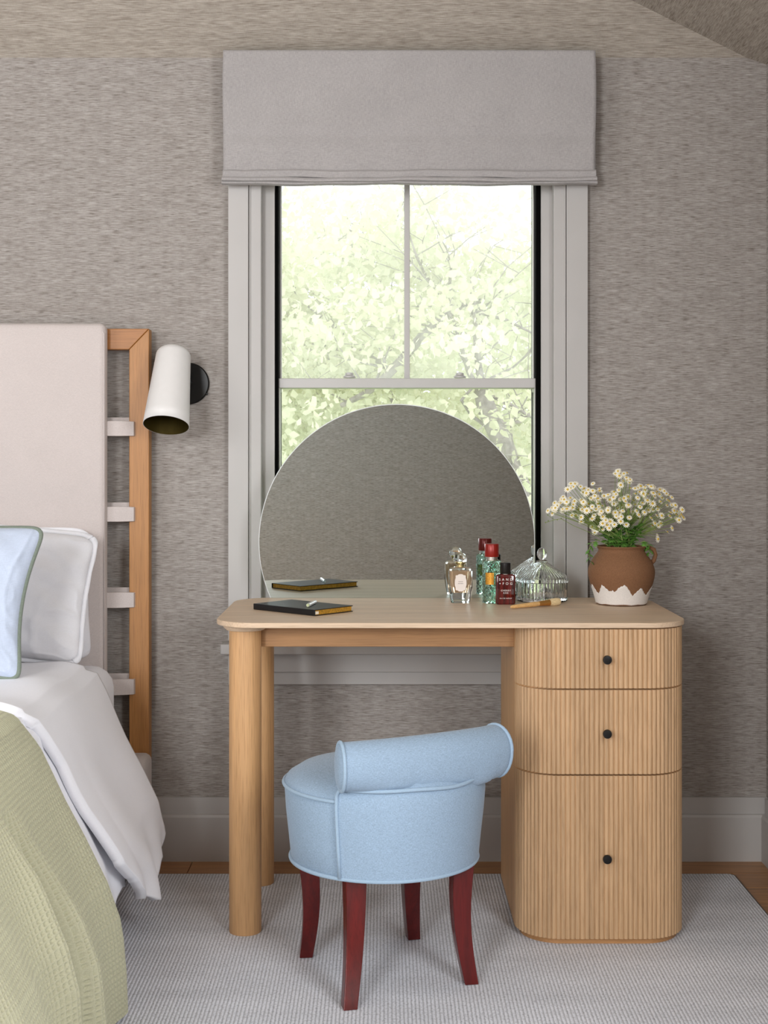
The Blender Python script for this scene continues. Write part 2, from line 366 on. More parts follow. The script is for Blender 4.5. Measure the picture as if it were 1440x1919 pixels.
def limb(pts, w0, w1, Y, dz=0, rnd=None):
    n = len(pts); out = []
    for i, (x, y) in enumerate(pts): out.append(P(x, y, Y+(.12*math.sin(i*1.7+dz))))
    fine = []; 
    for i in range(n-1):
        for k in range(4):
            t = k/4; p = out[i].lerp(out[i+1], t); fine.append(p)
    fine.append(out[-1]); m = len(fine)
    rr = [(w0+(w1-w0)*i/(m-1))/2/F*Y for i in range(m)]
    return fine, rr
def tree(name, label, Y, limbs, nleaf, samp, size, seed, trunk_to=None):
    base = limbs[0][0][0]; bp = P(base[0], base[1], Y)
    root = thing(name, label, 'tree', (bp.x, Y, GZ), 'trees outside the window')
    rs = random.Random(seed); fine, rr = limb(limbs[0][0], limbs[0][1], limbs[0][2], Y)
    fine = [Vector((bp.x+.1, Y, GZ)), Vector((bp.x+.05, Y, GZ+1.2))]+fine; rr = [rr[0]*1.6, rr[0]*1.25]+rr
    MB().tube(fine, rr, 10).build('trunk', bark, root, smooth=True)
    for k, (pts, w0, w1) in enumerate(limbs[1:]):
        g = MB(); f, r_ = limb(pts, w0, w1, Y, k); g.tube(f, r_, 7)
        for _ in range(5):                       # twigs off this branch
            i = rs.randrange(2, len(f)); d = Vector((rs.uniform(-1, 1), rs.uniform(-.6, .6), rs.uniform(-.3, 1))).normalized(); L = rs.uniform(.25, .8)
            p0 = f[i]; p1 = p0+d*L*.5+Vector((0, 0, .04)); p2 = p0+d*L+Vector((rs.uniform(-.1, .1), 0, rs.uniform(-.1, .12)))
            g.tube([p0, p1, p2], [max(.004, r_[i]*.4), .0035, .002], 5)
            p3 = p1+Vector((rs.uniform(-1, 1), rs.uniform(-.4, .4), rs.uniform(-.3, 1))).normalized()*L*.45; g.tube([p1, p3], [.003, .002], 4)
        g.build('branch', bark, root, smooth=True)
    v, idx = leaves(nleaf, samp, size, seed); leafobj('foliage', v, idx, leafm, root)
    return root
def cluster_samp(Y, boxes, ncl, spread, keep=None):
    def f(rs, n):
        px = []; 
        C = []
        while len(C) < ncl:
            x0, x1, y0, y1 = boxes[rs.randint(len(boxes))]; x, y = rs.uniform(x0, x1), rs.uniform(y0, y1); yy = Y+.3+rs.normal()*.6
            if keep and rs.rand() > keep(x, y): continue
            C.append(P(x, y, yy))
        C = np.array([tuple(c) for c in C]); i = rs.randint(ncl, size=n)
        return C[i]+rs.normal(size=(n, 3))*np.array([spread, spread, spread*.38])
    return f
keep1 = lambda x, y: (.25 if (x > 860 and y < 430) else 1)*(.6 if y < 430 else 1)*(.45 if (830 < x < 950 and y > 640 and y < 710) else 1)
limbsA = [([(985, 960), (962, 890), (935, 815), (912, 765), (905, 735)], 44, 34),
  ([(905, 735), (898, 690), (893, 640), (890, 590), (884, 520)], 17, 5), ([(915, 760), (880, 700), (862, 640), (850, 600)], 13, 5),
  ([(760, 668), (790, 632), (830, 595), (868, 572), (908, 562)], 20, 9), ([(760, 668), (730, 700), (690, 735), (640, 760)], 20, 10),
  ([(840, 588), (900, 585), (950, 600), (1010, 630)], 9, 4), ([(845, 596), (835, 560), (800, 520), (780, 480), (768, 440)], 9, 3),
  ([(850, 585), (842, 540), (846, 500), (836, 460)], 9, 3), ([(935, 815), (885, 780), (865, 750), (890, 722), (960, 690), (1000, 655)], 8, 3),
  ([(940, 850), (975, 880), (1000, 930)], 18, 9), ([(905, 735), (960, 760), (1010, 790)], 9, 4), ([(920, 800), (975, 790), (1015, 760)], 10, 4)]
limbsB = [([(800, 1050), (760, 900), (740, 800), (722, 690)], 20, 14),
  ([(722, 690), (690, 660), (660, 640), (630, 615), (560, 560)], 15, 4), ([(690, 655), (640, 652), (590, 645), (530, 650)], 8, 3),
  ([(735, 630), (715, 585), (695, 560), (660, 520), (640, 480)], 7, 3), ([(640, 645), (628, 665), (622, 690), (600, 700)], 6, 3),
  ([(758, 500), (720, 480), (690, 460), (655, 430), (650, 400)], 6, 2), ([(760, 620), (730, 560), (700, 500), (680, 440)], 6, 2),
  ([(760, 640), (780, 560), (790, 500), (770, 430)], 5, 2), ([(700, 740), (640, 750), (580, 760), (530, 790)], 7, 3), ([(560, 560), (545, 530), (540, 480)], 5, 2)]
tree('maple_tree', 'maple tree with a thick grey trunk at the lower right of the window', 9.0, limbsA, 9500, cluster_samp(9.0, [(500, 1030, 360, 960)], 150, .17, keep1), .029, 3)
tree('slender_tree', 'slender leafy tree filling the left of the window', 10.5, limbsB, 12500, cluster_samp(10.5, [(250, 800, 380, 960), (400, 1030, 500, 960)], 210, .2, keep1), .038, 5)
tree('distant_tree', 'far pale green tree behind the two nearer trees', 16.0, [([(640, 1100), (640, 900), (650, 720), (655, 560)], 16, 8), ([(650, 720), (700, 640), (760, 560)], 8, 3), ([(650, 740), (600, 660), (560, 600)], 8, 3)],
     21000, cluster_samp(16.0, [(150, 1350, 420, 1000), (250, 1250, 640, 1000)], 330, .36, keep1), .06, 8)

# ================================================================== RUG
rug_m, nt, b = newmat('ribbed_wool')
v = coords(nt, (1, 1, 1)); wv = node(nt, 'ShaderNodeTexWave', bands_direction='X', Scale=38.0, Distortion=1.1, Detail=2.0); wv.inputs['Detail Scale'].default_value = 3.0
nt.links.new(v, wv.inputs['Vector'])
v2 = coords(nt, (180, 130, 1)); n2 = node(nt, 'ShaderNodeTexNoise', Detail=3.0); nt.links.new(v2, n2.inputs['Vector'])
v3 = coords(nt, (2.2, 9, 1)); n3 = node(nt, 'ShaderNodeTexNoise', Detail=3.0); nt.links.new(v3, n3.inputs['Vector'])
c1 = ramp(nt, wv.outputs['Fac'], [(.10, srgb(194, 195, 200)), (.55, srgb(234, 236, 243))])
c2 = ramp(nt, n2.outputs[0], [(.30, (.62, .62, .63, 1)), (.50, (1, 1, 1, 1))]); c3 = ramp(nt, n3.outputs[0], [(.35, (.88, .88, .88, 1)), (.62, (1, 1, 1, 1))])
nt.links.new(mixc(nt, 1.0, mixc(nt, .8, c1, c2, 'MULTIPLY'), c3, 'MULTIPLY'), b.inputs['Base Color']); b.inputs['Roughness'].default_value = .95; b.inputs['Specular IOR Level'].default_value = .1
bump(nt, b, mixc(nt, .5, wv.outputs['Color'], n2.outputs[1]), .5, .003)
rug = MB().prism(rrect(-3.0, .966, 0.4, 3.834, .02, 5), .0005, .010)
rg = rug.build('area_rug', rug_m, None, bevel=.003); tag(rg, 'pale grey ribbed wool rug under the desk, stool and bed', 'rug')
# dark bound edge
e = rrect(-3.0, .966, .4, 3.834, .02, 5)
MB().tube([(x, y, .005) for x, y in e], .0045, 6, closed=True).build('bound_edge', plain('rug_binding', srgb(84, 78, 74), .9), rg, smooth=True)

# ================================================================== DESK
TZ = .77
desk = thing('vanity_desk', 'light oak vanity desk with rounded top and fluted drawer pedestal', 'desk', (.16, 3.57, .01))
tx0, tx1, ty0, ty1 = -.406, .728, 3.270, 3.858
MB().prism(rrect(tx0, tx1, ty0, ty1, .105), TZ-.0125, TZ).build('tabletop', oakX, desk, bevel=.0015)
for yc_ in (3.37, 3.755):
    lg = MB().lathe([(.0385, .0102), (.0392, .0125), (.0392, .745), (.0392, .7572)], (-.337, yc_, 0), 48).build('leg', oakZ, desk, smooth=True)
    MB().lathe([(.046, .7425), (.053, .7495), (.055, .7572)], (-.337, yc_, 0), 48).build('collar', oakX, lg, smooth=True)
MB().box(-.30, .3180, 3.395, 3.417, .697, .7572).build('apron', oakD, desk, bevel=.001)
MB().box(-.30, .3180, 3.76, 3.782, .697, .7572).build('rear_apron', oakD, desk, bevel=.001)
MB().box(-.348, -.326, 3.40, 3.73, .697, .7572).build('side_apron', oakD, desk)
# pedestal carcass
cx0, cx1, cy0, cy1, R = .3177, .723, 3.272, 3.855, .105
inner = rrect(cx0, cx1, cy0+.017, cy1, R-.012)
MB().prism([(x, y) for x, y in inner], .0235, .7572).build('pedestal_body', oakZ, desk, smooth=True, angle=50)
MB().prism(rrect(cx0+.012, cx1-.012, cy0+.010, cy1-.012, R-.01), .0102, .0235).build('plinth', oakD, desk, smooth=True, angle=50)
# fluted front path: left tangent -> front -> right tangent
def fpath():
    L1 = PI/2*R; L2 = (cx1-cx0-2*R); tot = 2*L1+L2
    def at(s):
        if s < L1: a = PI+s/R; return (cx0+R+R*math.cos(a), cy0+R+R*math.sin(a)), (math.cos(a), math.sin(a))
        if s < L1+L2: return (cx0+R+s-L1, cy0), (0, -1)
        a = 1.5*PI+(s-L1-L2)/R; return (cx1-R+R*math.cos(a), cy0+R+R*math.sin(a)), (math.cos(a), math.sin(a))
    return tot, at
tot, at = fpath(); NF = 46
def fluted(z0, z1):
    outer = []; inn = []
    K = 8
    for i in range(NF*K+1):
        s = tot*i/(NF*K); (x, y), (nx, ny) = at(min(s, tot-1e-6)); ph = (i % K)/K
        d = -.0034+.0036*(math.sin(PI*ph)**.55 if 0 < ph < 1 else 0)
        outer.append((x+nx*d, y+ny*d))
    for i in range(0, NF*K+1, 4):
        s = tot*i/(NF*K); (x, y), (nx, ny) = at(min(s, tot-1e-6)); inn.append((x-nx*.014, y-ny*.014))
    no, ni = len(outer), len(inn); g = MB()
    vs = [(x, y, z) for z in (z0, z1) for x, y in outer]+[(x, y, z) for z in (z0, z1) for x, y in inn]; fs = []
    for i in range(no-1): fs.append((i, i+1, no+i+1, no+i))
    b0 = 2*no
    for i in range(ni-1): fs.append((b0+i+1, b0+i, b0+ni+i, b0+ni+i+1))
    for zi, flip in ((0, 0), (1, 1)):
        for k in range(ni-1):
            for j in range(4):
                o0 = zi*no+k*4+j
                fs.append((b0+zi*ni+k, o0+1, o0) if not flip else (b0+zi*ni+k, o0, o0+1))
            fs.append((b0+zi*ni+k, b0+zi*ni+k+1, zi*no+k*4+4) if not flip else (b0+zi*ni+k, zi*no+k*4+4, b0+zi*ni+k+1))
    fs.append((0, no, b0+ni, b0)); fs.append((no-1, b0+ni-1, b0+2*ni-1, 2*no-1))
    return g.add(vs, fs)
kx = XP(1139, 3.25)
for z0, z1, kz, nm in ((.6155, .7545, ZP(1237, 3.25), 'drawer'), (.4130, .6115, ZP(1376, 3.25), 'drawer'), (.0240, .4090, ZP(1611, 3.25), 'drawer')):
    d = fluted(z0, z1).build(nm, oakZf, desk, smooth=True, angle=50)
    M = Matrix.Rotation(PI/2, 4, 'X')
    MB().lathe([(.0045, -.002), (.0045, .012), (.0075, .015), (.0105, .018), (.0108, .022), (.0098, .025), (.006, .0255)], (kx, cy0-.0, kz), 24, M=M).build('knob', black_metal, d, smooth=True)
# dark shadow gap fillers are the carcass itself behind the gaps
# ------------------------------------------------------------------ mirror
ym = 3.845; mr = 259/F*ym; mcx = XP(744, ym); mcz = ZP(1016, ym)
mir = thing('vanity_mirror', 'round frameless mirror with a flat foot standing on the desk', 'mirror', (mcx, ym, TZ))
pts = []; a_s = math.asin((TZ+.0006-mcz)/mr)
for i in range(121):
    a = a_s+(PI-2*a_s)*i/120; pts.append((mcx+mr*math.cos(a), mcz+mr*math.sin(a)))
def disc(rs, y0, y1):
    p = [(mcx+(x-mcx)*rs, TZ+.0006+(z-TZ-.0006)*rs) for x, z in pts]; n = len(p)
    return MB().add([(x, y0, z) for x, z in p]+[(x, y1, z) for x, z in p], [tuple(range(n))[::-1], tuple(range(n, 2*n))]+[(i, (i+1) % n, n+(i+1) % n, n+i) for i in range(n)])
disc(1.0, ym+.0004, ym+.005).build('glass_edge', mirror_edge, mir)
disc(.9955, ym-.0004, ym+.0003).build('mirror_plate', mirror_m, mir)

# ================================================================== STOOL
scx, scy = 0.0, 3.112
stool = thing('vanity_stool', 'round pale blue upholstered stool with rolled back and mahogany legs', 'stool', (scx, scy, .01))
def sp(r, a, z): return Vector((scx+r*math.sin(a), scy-r*math.cos(a), z))     # a: from the camera direction towards +x
body_prof = [(.19, .268), (.203, .270), (.2085, .276), (.214, .33), (.2195, .38), (.2225, .425), (.2215, .434), (.20, .436)]
MB().lathe(body_prof, (scx, scy, 0), 72).build('seat_base', blue_linen, stool, smooth=True)
cp = [(.2215, .436), (.2225, .441), (.216, .452), (.19, .468), (.15, .478), (.09, .484), (.03, .486), (.001, .486)]
MB().lathe(cp, (scx, scy, 0), 72).build('seat_cushion', blue_linen, stool, smooth='all')
A0, A1 = math.radians(-26), math.radians(86)
MB().tube([sp(.2245, A1+(2*PI+A0-A1)*i/70, .4375) for i in range(71)], .0042, 8).build('piping', blue_pipe, stool, smooth='all')
MB().tube([sp(.2095, 2*PI*i/90, .272) for i in range(90)], .0045, 8, closed=True).build('piping', blue_pipe, stool, smooth='all')
ac = math.radians(29.6); A0, A1 = math.radians(-26), math.radians(86)
# curved back panel
g = MB(); rings = []
for i in range(41):
    a = A0+(A1-A0)*i/40; rings.append([sp(.2115, a, .272), sp(.2175, a, .33), sp(.2232, a, .38), sp(.2270, a, .425), sp(.2262, a, .450), sp(.214, a, .485), sp(.190, a, .49), sp(.188, a, .44), sp(.19, a, .272)])
g.loft(rings).build('back_panel', blue_linen, stool, smooth=True, angle=60)
# roll path
e0 = Vector((XP(639, 2.89), 2.89)); e1 = Vector((XP(930, 3.085), 3.085)); nrm = Vector((math.sin(ac), -math.cos(ac)))
rp = []
for i in range(33):
    t = i/32; q = e0.lerp(e1, t)+nrm*.030*(1-(2*t-1)**2); rp.append(q)
rings = []
for i, q in enumerate(rp):
    tt = rp[min(i+1, 32)]-rp[max(i-1, 0)]; tt.normalize(); nn = Vector((tt.y, -tt.x)); t = i/32
    ring = []
    for k in range(28):
        a = 2*PI*k/28; rn = .045; rz = .0505+(.020*math.sin(min(1, t*1.5)*PI/2)**1.5*(1-.35*max(0, t-.8)*5) if math.sin(a) < 0 else 0)
        pin = 0
        dn = math.cos(a); dz = math.sin(a)
        if dz < 0 and 0 < i < 32: kx_ = .55*min(1, t*3)*min(1, (1-t)*8)+1*(1-min(1, t*3)*min(1, (1-t)*8)); dn = math.copysign(abs(dn)**kx_, dn)
        for tc, wd, dp in ((.37, .016, .007), (.73, .02, .006), (.9, .012, .003)):
            pin += dp*math.exp(-((t-tc)/wd)**2)*max(0, -dz-.15)
        ring.append((q.x+nn.x*dn*(rn-pin), q.y+nn.y*dn*(rn-pin), .516+dz*(rz-pin*1.6)+(.003 if dz > 0 else 0)*math.sin(t*PI)))
    rings.append(ring)
def shrink(r, k, off):
    cx = sum(p[0] for p in r)/len(r); cy = sum(p[1] for p in r)/len(r); cz = sum(p[2] for p in r)/len(r)
    return [(cx+(p[0]-cx)*k+off.x, cy+(p[1]-cy)*k+off.y, cz+(p[2]-cz)*k) for p in r]
d0 = (rp[0]-rp[1]).normalized(); d1 = (rp[-1]-rp[-2]).normalized()
full = [shrink(rings[0], .45, d0*.010), shrink(rings[0], .8, d0*.007)]+rings+[shrink(rings[-1], .8, d1*.007), shrink(rings[-1], .45, d1*.010)]
roll = MB().loft(full).build('rolled_back', blue_linen, stool, smooth='all')
for r_ in (rings[0], rings[-1]): MB().tube([tuple(p) for p in r_], .0042, 8, closed=True).build('piping', blue_pipe, roll, smooth='all')
# welt under the roll and down the side seam
wl = [sp(.2265, A0, .275), sp(.2285, A0, .35), sp(.2315, A0, .43), sp(.231, A0+.01, .452), sp(.230, A0+.05, .466)]
wl = [sp(.2125, A0, .273), sp(.219, A0, .33), sp(.2245, A0, .38), sp(.2283, A0, .425), sp(.2280, A0+.005, .455), sp(.2275, A0+.04, .4655)]
wl += [sp(.2275, A0+.04+(A1-A0-.06)*i/24, .4655-.004*math.sin(i*.55)*(i/24)) for i in range(1, 25)]
MB().tube(wl, .0042, 8).build('piping', blue_pipe, stool, smooth='all')
# legs: sabre shape
feet = [P(651, 1893, 2.888), P(892, 1843, 3.034), P(565, 1790, 3.206), P(777, 1755, 3.331)]
tops = [P(664, 1652, 2.965), P(866, 1640, 3.05), P(576, 1640, 3.13), P(771, 1640, 3.24)]
for f, t in zip(feet, tops):
    f = Vector((f.x, f.y, .0105)); t = Vector((t.x, t.y, .272)); out = Vector((f.x-scx, f.y-scy, 0)).normalized(); side = Vector((-out.y, out.x, 0))
    f = f - out*.012
    rings = []
    for i in range(13):
        u = i/12; c = f.lerp(t, u); c += -out*(.012*math.sin(PI*u))
        w = (.0150+.0080*u); hw = (.0165+.0075*u)
        a = .55          # legs are square posts seen on their corner
        ax = (out*math.cos(a)+side*math.sin(a)); bx = (-out*math.sin(a)+side*math.cos(a))
        rings.append([tuple(c+ax*w+bx*w), tuple(c-ax*w+bx*w), tuple(c-ax*w-bx*w), tuple(c+ax*w-bx*w)])
    MB().loft(rings).build('leg', maho, stool, bevel=.0018, seg=2, angle=50)

# ================================================================== BED
bed = thing('upholstered_bed', 'bed with linen headboard panel strapped inside a warm wood frame', 'bed', (-1.6, 3.9, 0))
yp = 3.935
px0, px1 = XP(242, yp), XP(279.5, yp); ztop = ZP(616, yp); zr = ZP(655, yp)
po = MB(); poly = [(px0, 0), (px1, 0), (px1, ztop), (px0, zr)]
po.add([(x, yp, z) for x, z in poly]+[(x, yp+.045, z) for x, z in poly], [(0, 1, 2, 3), (7, 6, 5, 4), (0, 4, 5, 1), (1, 5, 6, 2), (2, 6, 7, 3), (3, 7, 4, 0)])
po.build('post', teakZ, bed, bevel=.0025)
poly = [(-2.9, zr), (px0-.0006, zr), (px1-.0006, ztop+.0002), (-2.9, ztop)]
MB().add([(x, yp, z) for x, z in poly]+[(x, yp+.045, z) for x, z in poly], [(0, 1, 2, 3), (7, 6, 5, 4), (0, 4, 5, 1), (1, 5, 6, 2), (2, 6, 7, 3), (3, 7, 4, 0)]).build('top_rail', teakX, bed, bevel=.0025)
# headboard panel (soft slab)
hx1 = XP(197, 3.885); hz = ZP(606, 3.9)
def softslab(x0, x1, y0, y1, z0, z1, r, name, mat, par, wob=.0, nx=60, nz=40):
    rings = []
    n = 8
    cs = []
    for (cx, cy, a0) in ((x1-r, y1-r, 0), (x0+r, y1-r, PI/2), (x0+r, y0+r, PI), (x1-r, y0+r, 1.5*PI)):
        for i in range(n+1):
            a = a0+PI/2*i/n; cs.append((cx, cy, math.cos(a), math.sin(a)))
    zs = [(z0, r), (z0+r*.3, r*.3), (z0+r, 0)]+[(z0+r+(z1-z0-2*r)*k/12, 0) for k in range(1, 12)]+[(z1-r, 0), (z1-r*.62, .07*r), (z1-r*.3, .29*r), (z1-r*.08, .62*r), (z1, r*.98)]
    for z, inset in zs: rings.append([(cx+(r-inset)*c_, cy+(r-inset)*s_, z) for cx, cy, c_, s_ in cs])
    return MB().loft(rings).build(name, mat, par, smooth=True, angle=60)
pn = softslab(-2.7, hx1, 3.885, 3.934, .34, hz, .018, 'headboard_panel', bedlinen, bed)
# welt line near edge and slight droop
MB().tube([(hx1-.004, 3.890, .4), (hx1-.004, 3.890, hz-.03), (hx1-.018, 3.890, hz-.008), (-2.6, 3.890, hz-.003)], .0022, 6).build('seam', bedlinen, pn, smooth='all')
# straps
for k, (y0, y1) in enumerate(((790, 817), (950, 977), (1110, 1138), (1272, 1301))):
    ya = 3.932; za, zb = ZP(y1, ya), ZP(y0, ya)
    rings = []
    for i in range(15):
        u = i/14; x = hx1-.02+(XP(251.5, ya)-hx1+.02)*u; yy = 3.915+.014*u-.003*math.sin(PI*u); d = .002*math.sin(PI*u)
        rings.append([(x, yy, za-d*.4), (x, yy-.004, za+.001-d*.4), (x, yy-.004, zb-.001+d), (x, yy, zb+d)])
    x = XP(251.5, ya); rings.append([(x+.001, 3.945, za), (x+.003, 3.936, za+.001), (x+.003, 3.936, zb-.001), (x+.001, 3.945, zb)])
    st = MB().loft(rings).build('strap', bedlinen, bed, smooth=True, angle=60)
    MB().box(hx1-.01, px0+.002, 3.952, 3.957, za-.004+.014, zb+.012).build('strap_back', bedlinen, bed)
softslab(-2.9, -.672, 1.6, 3.925, .045, .325, .035, 'side_rail', bedlinen, bed)
softslab(XP(236, 3.9), XP(283, 3.9), 3.70, 3.932, .03, .327, .022, 'rail_end', bedlinen, bed)
MB().box(-2.8, -.72, 1.7, 3.85, .0102, .045).build('bed_foot', teakX, bed)
mt = softslab(-2.6, -.745, 1.7, 3.878, .326, .586, .06, 'mattress', cotton, None); tag(mt, 'white sheeted mattress edge between duvet and headboard', 'mattress')

# --- draped layers
PR = [(.606, -.794), (.585, -.778), (.55, -.757), (.519, -.741), (.429, -.699), (.353, -.658), (.27, -.616), (.201, -.595), (.159, -.590), (.10, -.584), (.0, -.580)]
zs_ = np.array([p[0] for p in PR][::-1]); xs_ = np.array([p[1] for p in PR][::-1])
def profX(z): return np.interp(z, zs_, xs_)
def drape(zhem, zt=.607, n=120, xin=-2.4):
    """profile points (x, z, h) from inside the bed over the edge to hem; h = 0 top .. 1 hem"""
    P0 = []
    top = np.linspace(xin, -.86, 24)
    for x in top: P0.append((x, zt+.006, 0))
    for a in np.linspace(0, 1, 10)[1:]:
        # ease from (-.86, zt+.006) to profile start
        x = -.86+(-.785+.86)*a; z = zt+.006-(.016)*a*a; P0.append((x, z, 0))
    for z in np.linspace(.588, zhem, n): P0.append((float(profX(z)), z, (0.588-z)/(.588-0)))
    return P0
def sheet(name, ytop0, ytop1, f0, f1, hem, off, mat, parent, thick, fold, nv=70, n=90, seed=0, waffle_=None):
    """f0/f1(z): Y of head-side and foot-side edges; hem(v): z of hem; off: outward offset"""
    if waffle_ is None:
        V = []
        for j in range(nv):
            v = j/(nv-1); row = []
            for (x, z, h) in drape(hem(v), n=n):
                y = f0(z)*(1-v)+f1(z)*v; dx, dz = fold(x, y, z, h, v)
                row.append((x+off*(1 if h > 0 else 0)+dx, y, z+off*(.5 if h == 0 else .35*(1-min(1, h*3)))+dz))
            V.append(row)
        return npgrid(name, np.array(V), mat, parent, solid=thick)
duvet = thing('white_duvet', 'white duvet hanging over the side of the bed, folded back at the pillows', 'duvet', (-1.6, 2.9, .6))
def foldD(x, y, z, h, v):
    d = .006*math.sin(y*23+z*6)*min(1, h*2)+.004*math.sin(y*41-z*11)*min(1, h*2)
    e = .012*math.exp(-((v-.93)/.06)**2)*min(1, h*3)
    return d+e, .004*math.sin(x*17+y*13)+.003*math.sin(x*31-y*19)
sheet('duvet_body', 0, 0, lambda z: 3.22, lambda z: 2.74, lambda v: .16+.02*math.sin(v*9), -.004, cotton, duvet, .012, foldD, seed=1)
zz = np.array([.05, .11, .166, .26, .395, .488, .557, .598, .62]); yy1 = np.array([3.22, 3.20, 3.17, 3.07, 3.045, 3.05, 3.02, 3.0, 2.99])
def foldF(x, y, z, h, v):
    edge = max(0, (v-.8)/.2)
    d = .005*math.sin(y*19+z*9)*min(1, h*2)+.006*math.sin(y*9+z*15+1)*min(1, h*2)+.012*math.sin(min(1, edge)*PI*.5)*min(1, h*2)
    k = max(0, (.26-z)/.15)
    d += .012*k*math.sin(v*17+z*20)
    return d, .004*math.sin(x*13+y*17)+.006*edge*(1 if h == 0 else 0)
sheet('folded_top', 0, 0, lambda z: 3.615+.02*math.sin(z*14), lambda z: float(np.interp(z, zz, yy1)), lambda v: .150-.048*math.exp(-((v-.62)/.25)**2)+.005*math.sin(v*25)+.035*max(0, (v-.9)/.1)**2+.03*max(0, (.1-v)/.1)**2, .026, cotton, duvet, .024, foldF, nv=60)
# --- waffle blanket: geometry relief
def blanket():
    cell = .0105; 
    prof = drape(.016, n=400, xin=-1.5); pr = np.array([(p[0], p[1]) for p in prof]); hh = np.array([p[2] for p in prof])
    seg = np.sqrt((np.diff(pr, axis=0)**2).sum(1)); s = np.concatenate([[0], np.cumsum(seg)]); S = s[-1]
    s0 = S-1.0; ns = int((S-s0)/cell*7); ny = int(.80/cell*7)
    sv = np.linspace(s0, S, ns); X = np.interp(sv, s, pr[:, 0]); Z = np.interp(sv, s, pr[:, 1]); H = np.interp(sv, s, hh)
    tx = np.gradient(X, sv); tz = np.gradient(Z, sv); nx, nz = -tz, tx; 
    ln = np.sqrt(nx**2+nz**2); nx /= ln; nz /= ln
    yv = np.linspace(0, .80, ny)
    Sg, Yg = np.meshgrid(sv, yv, indexing='ij'); Hg = np.repeat(H[:, None], ny, 1)
    Zg = np.repeat(Z[:, None], ny, 1)
    edge = np.interp(Zg, [0, .129, .276, .412, .533, .62], [2.86, 2.85, 2.85, 2.875, 2.90, 2.87])
    Y = edge-Yg
    # soft folds (deeper towards the floor, fanning from the top edge)
    w = np.clip((Hg-.12)/.6, 0, 1)
    ph = (Yg+.10*Hg)*21
    fold = w*(.010*np.sin(ph+.3)+.004*np.sin(Yg*47+Hg*3))-.068*np.clip((.50-Zg)/.10, 0, 1)*np.exp(-((Yg-.325-.04*(Zg-.3))/.022)**2)+.02*np.clip((.50-Zg)/.12, 0, 1)*np.exp(-((Yg-.38)/.03)**2)-.024*np.clip((.33-Zg)/.14, 0, 1)*np.exp(-((Yg-.205)/.022)**2)+.018*np.clip((.5-Zg)/.2, 0, 1)*np.exp(-((Yg-.265)/.03)**2)+.004*np.sin(Yg*15+Sg*9)
    fold += .016*w*np.exp(-((Yg-.02)/.05)**2)
    cu = (Sg/cell) % 1; cv = (Yg/cell) % 1
    ridge = np.maximum(np.abs(cu-.5)*2, np.abs(cv-.5)*2)
    ridge = np.clip((ridge-.28)/.42, 0, 1); ridge = ridge**2*(3-2*ridge)
    D = .025+fold+.0085*ridge
    V = np.stack([X[:, None]+nx[:, None]*D, Y, Z[:, None]+nz[:, None]*D], -1)
    V[..., 2] = np.maximum(V[..., 2], .012)
    return V
bl = npgrid('waffle_blanket', blanket(), waffle, None); tag(bl, 'sage green waffle blanket draped over the bed at the lower left', 'blanket')

# --- pillows
def pillow(name, label, cat, tr, w, h, t, lean, roll, yaw, mat, group=None, pipe=None, flange=0, pinch=.09, wr=0, seed=0):
    """tr: world position of the top right corner as seen by the camera"""
    nu, nv = 90, 90
    def loc(u, v, side):
        x = u*w/2*(1-pinch*(1-v*v)); z = v*h/2*(1-pinch*.8*(1-u*u))
        kc = 1-.075*(abs(u)*abs(v))**9; x *= kc if u > 0 else 1; z *= kc
        e = (max(0, 1-abs(u)**2.6)*max(0, 1-abs(v)**2.6))**.5
        y = side*t/2*e
        q = mnoise.noise(Vector((u*2.2+seed, v*1.1, seed*.7))); q2 = mnoise.noise(Vector((u*3.2+v*1.6, v*2.4-u, seed+3.1)))
        y += side*wr*1.5*min(1, e*3)*((1-min(1, abs(q)*8))**2+.6*(1-min(1, abs(q2)*9))**2)
        y += wr*(math.sin(u*7+v*3+seed)+.7*math.sin(v*11-u*5+seed*2)+.5*math.sin((u+v)*15+seed))*min(1, e*2.5)
        return Vector((x, y, z))
    M = Matrix.Rotation(yaw, 3, 'Z') @ Matrix.Rotation(lean, 3, 'X') @ Matrix.Rotation(roll, 3, 'Y')
    c0 = M @ loc(1, 1, 0); org = Vector(tr)-c0
    root = thing(name, label, cat, org, group); par = root
    g = MB(); us = [math.sin(PI/2*(2*i/(nu-1)-1)) for i in range(nu)]
    for side in (-1, 1):
        vs = [M @ loc(u, v, side)+org for u in us for v in us]
        fs = []
        for i in range(nu-1):
            for j in range(nu-1):
                q = (i*nu+j, (i+1)*nu+j, (i+1)*nu+j+1, i*nu+j+1); fs.append(q if side < 0 else q[::-1])
        g.add(vs, fs)
    body = g.build('case', mat, root, smooth='all')
    out = [loc(u, 1, 0) for u in us]+[loc(1, v, 0) for v in us[::-1]]+[loc(u, -1, 0) for u in us[::-1]]+[loc(-1, v, 0) for v in us]
    if pipe:
        MB().tube([M @ p+org for p in out if True][::2], .0065, 8, closed=True).build('piping', pipe, root, smooth='all')
    if flange:
        rings = []
        for k in range(0, len(out), 3):
            p = out[k]; q = Vector((p.x+flange*(p.x/(w/2)), 0, p.z+flange*(p.z/(h/2)))); q.y = .004*math.sin(k*.5)
            rings.append([M @ (p+Vector((0, -.002, 0)))+org, M @ (q+Vector((0, -.001, 0)))+org, M @ (q+Vector((0, .001, 0)))+org, M @ (p+Vector((0, .002, 0)))+org])
        rings.append(rings[0]); MB().loft(rings, caps=False).build('flange', mat, root, smooth='all')
    return root
pillow('bed_pillow', 'white pillow propped against the headboard behind the grey one', 'pillow', P(160, 996, 3.845), .66, .38, .075, .08, .02, 0, cotton, 'pillows at the headboard', pinch=.05, wr=.003)
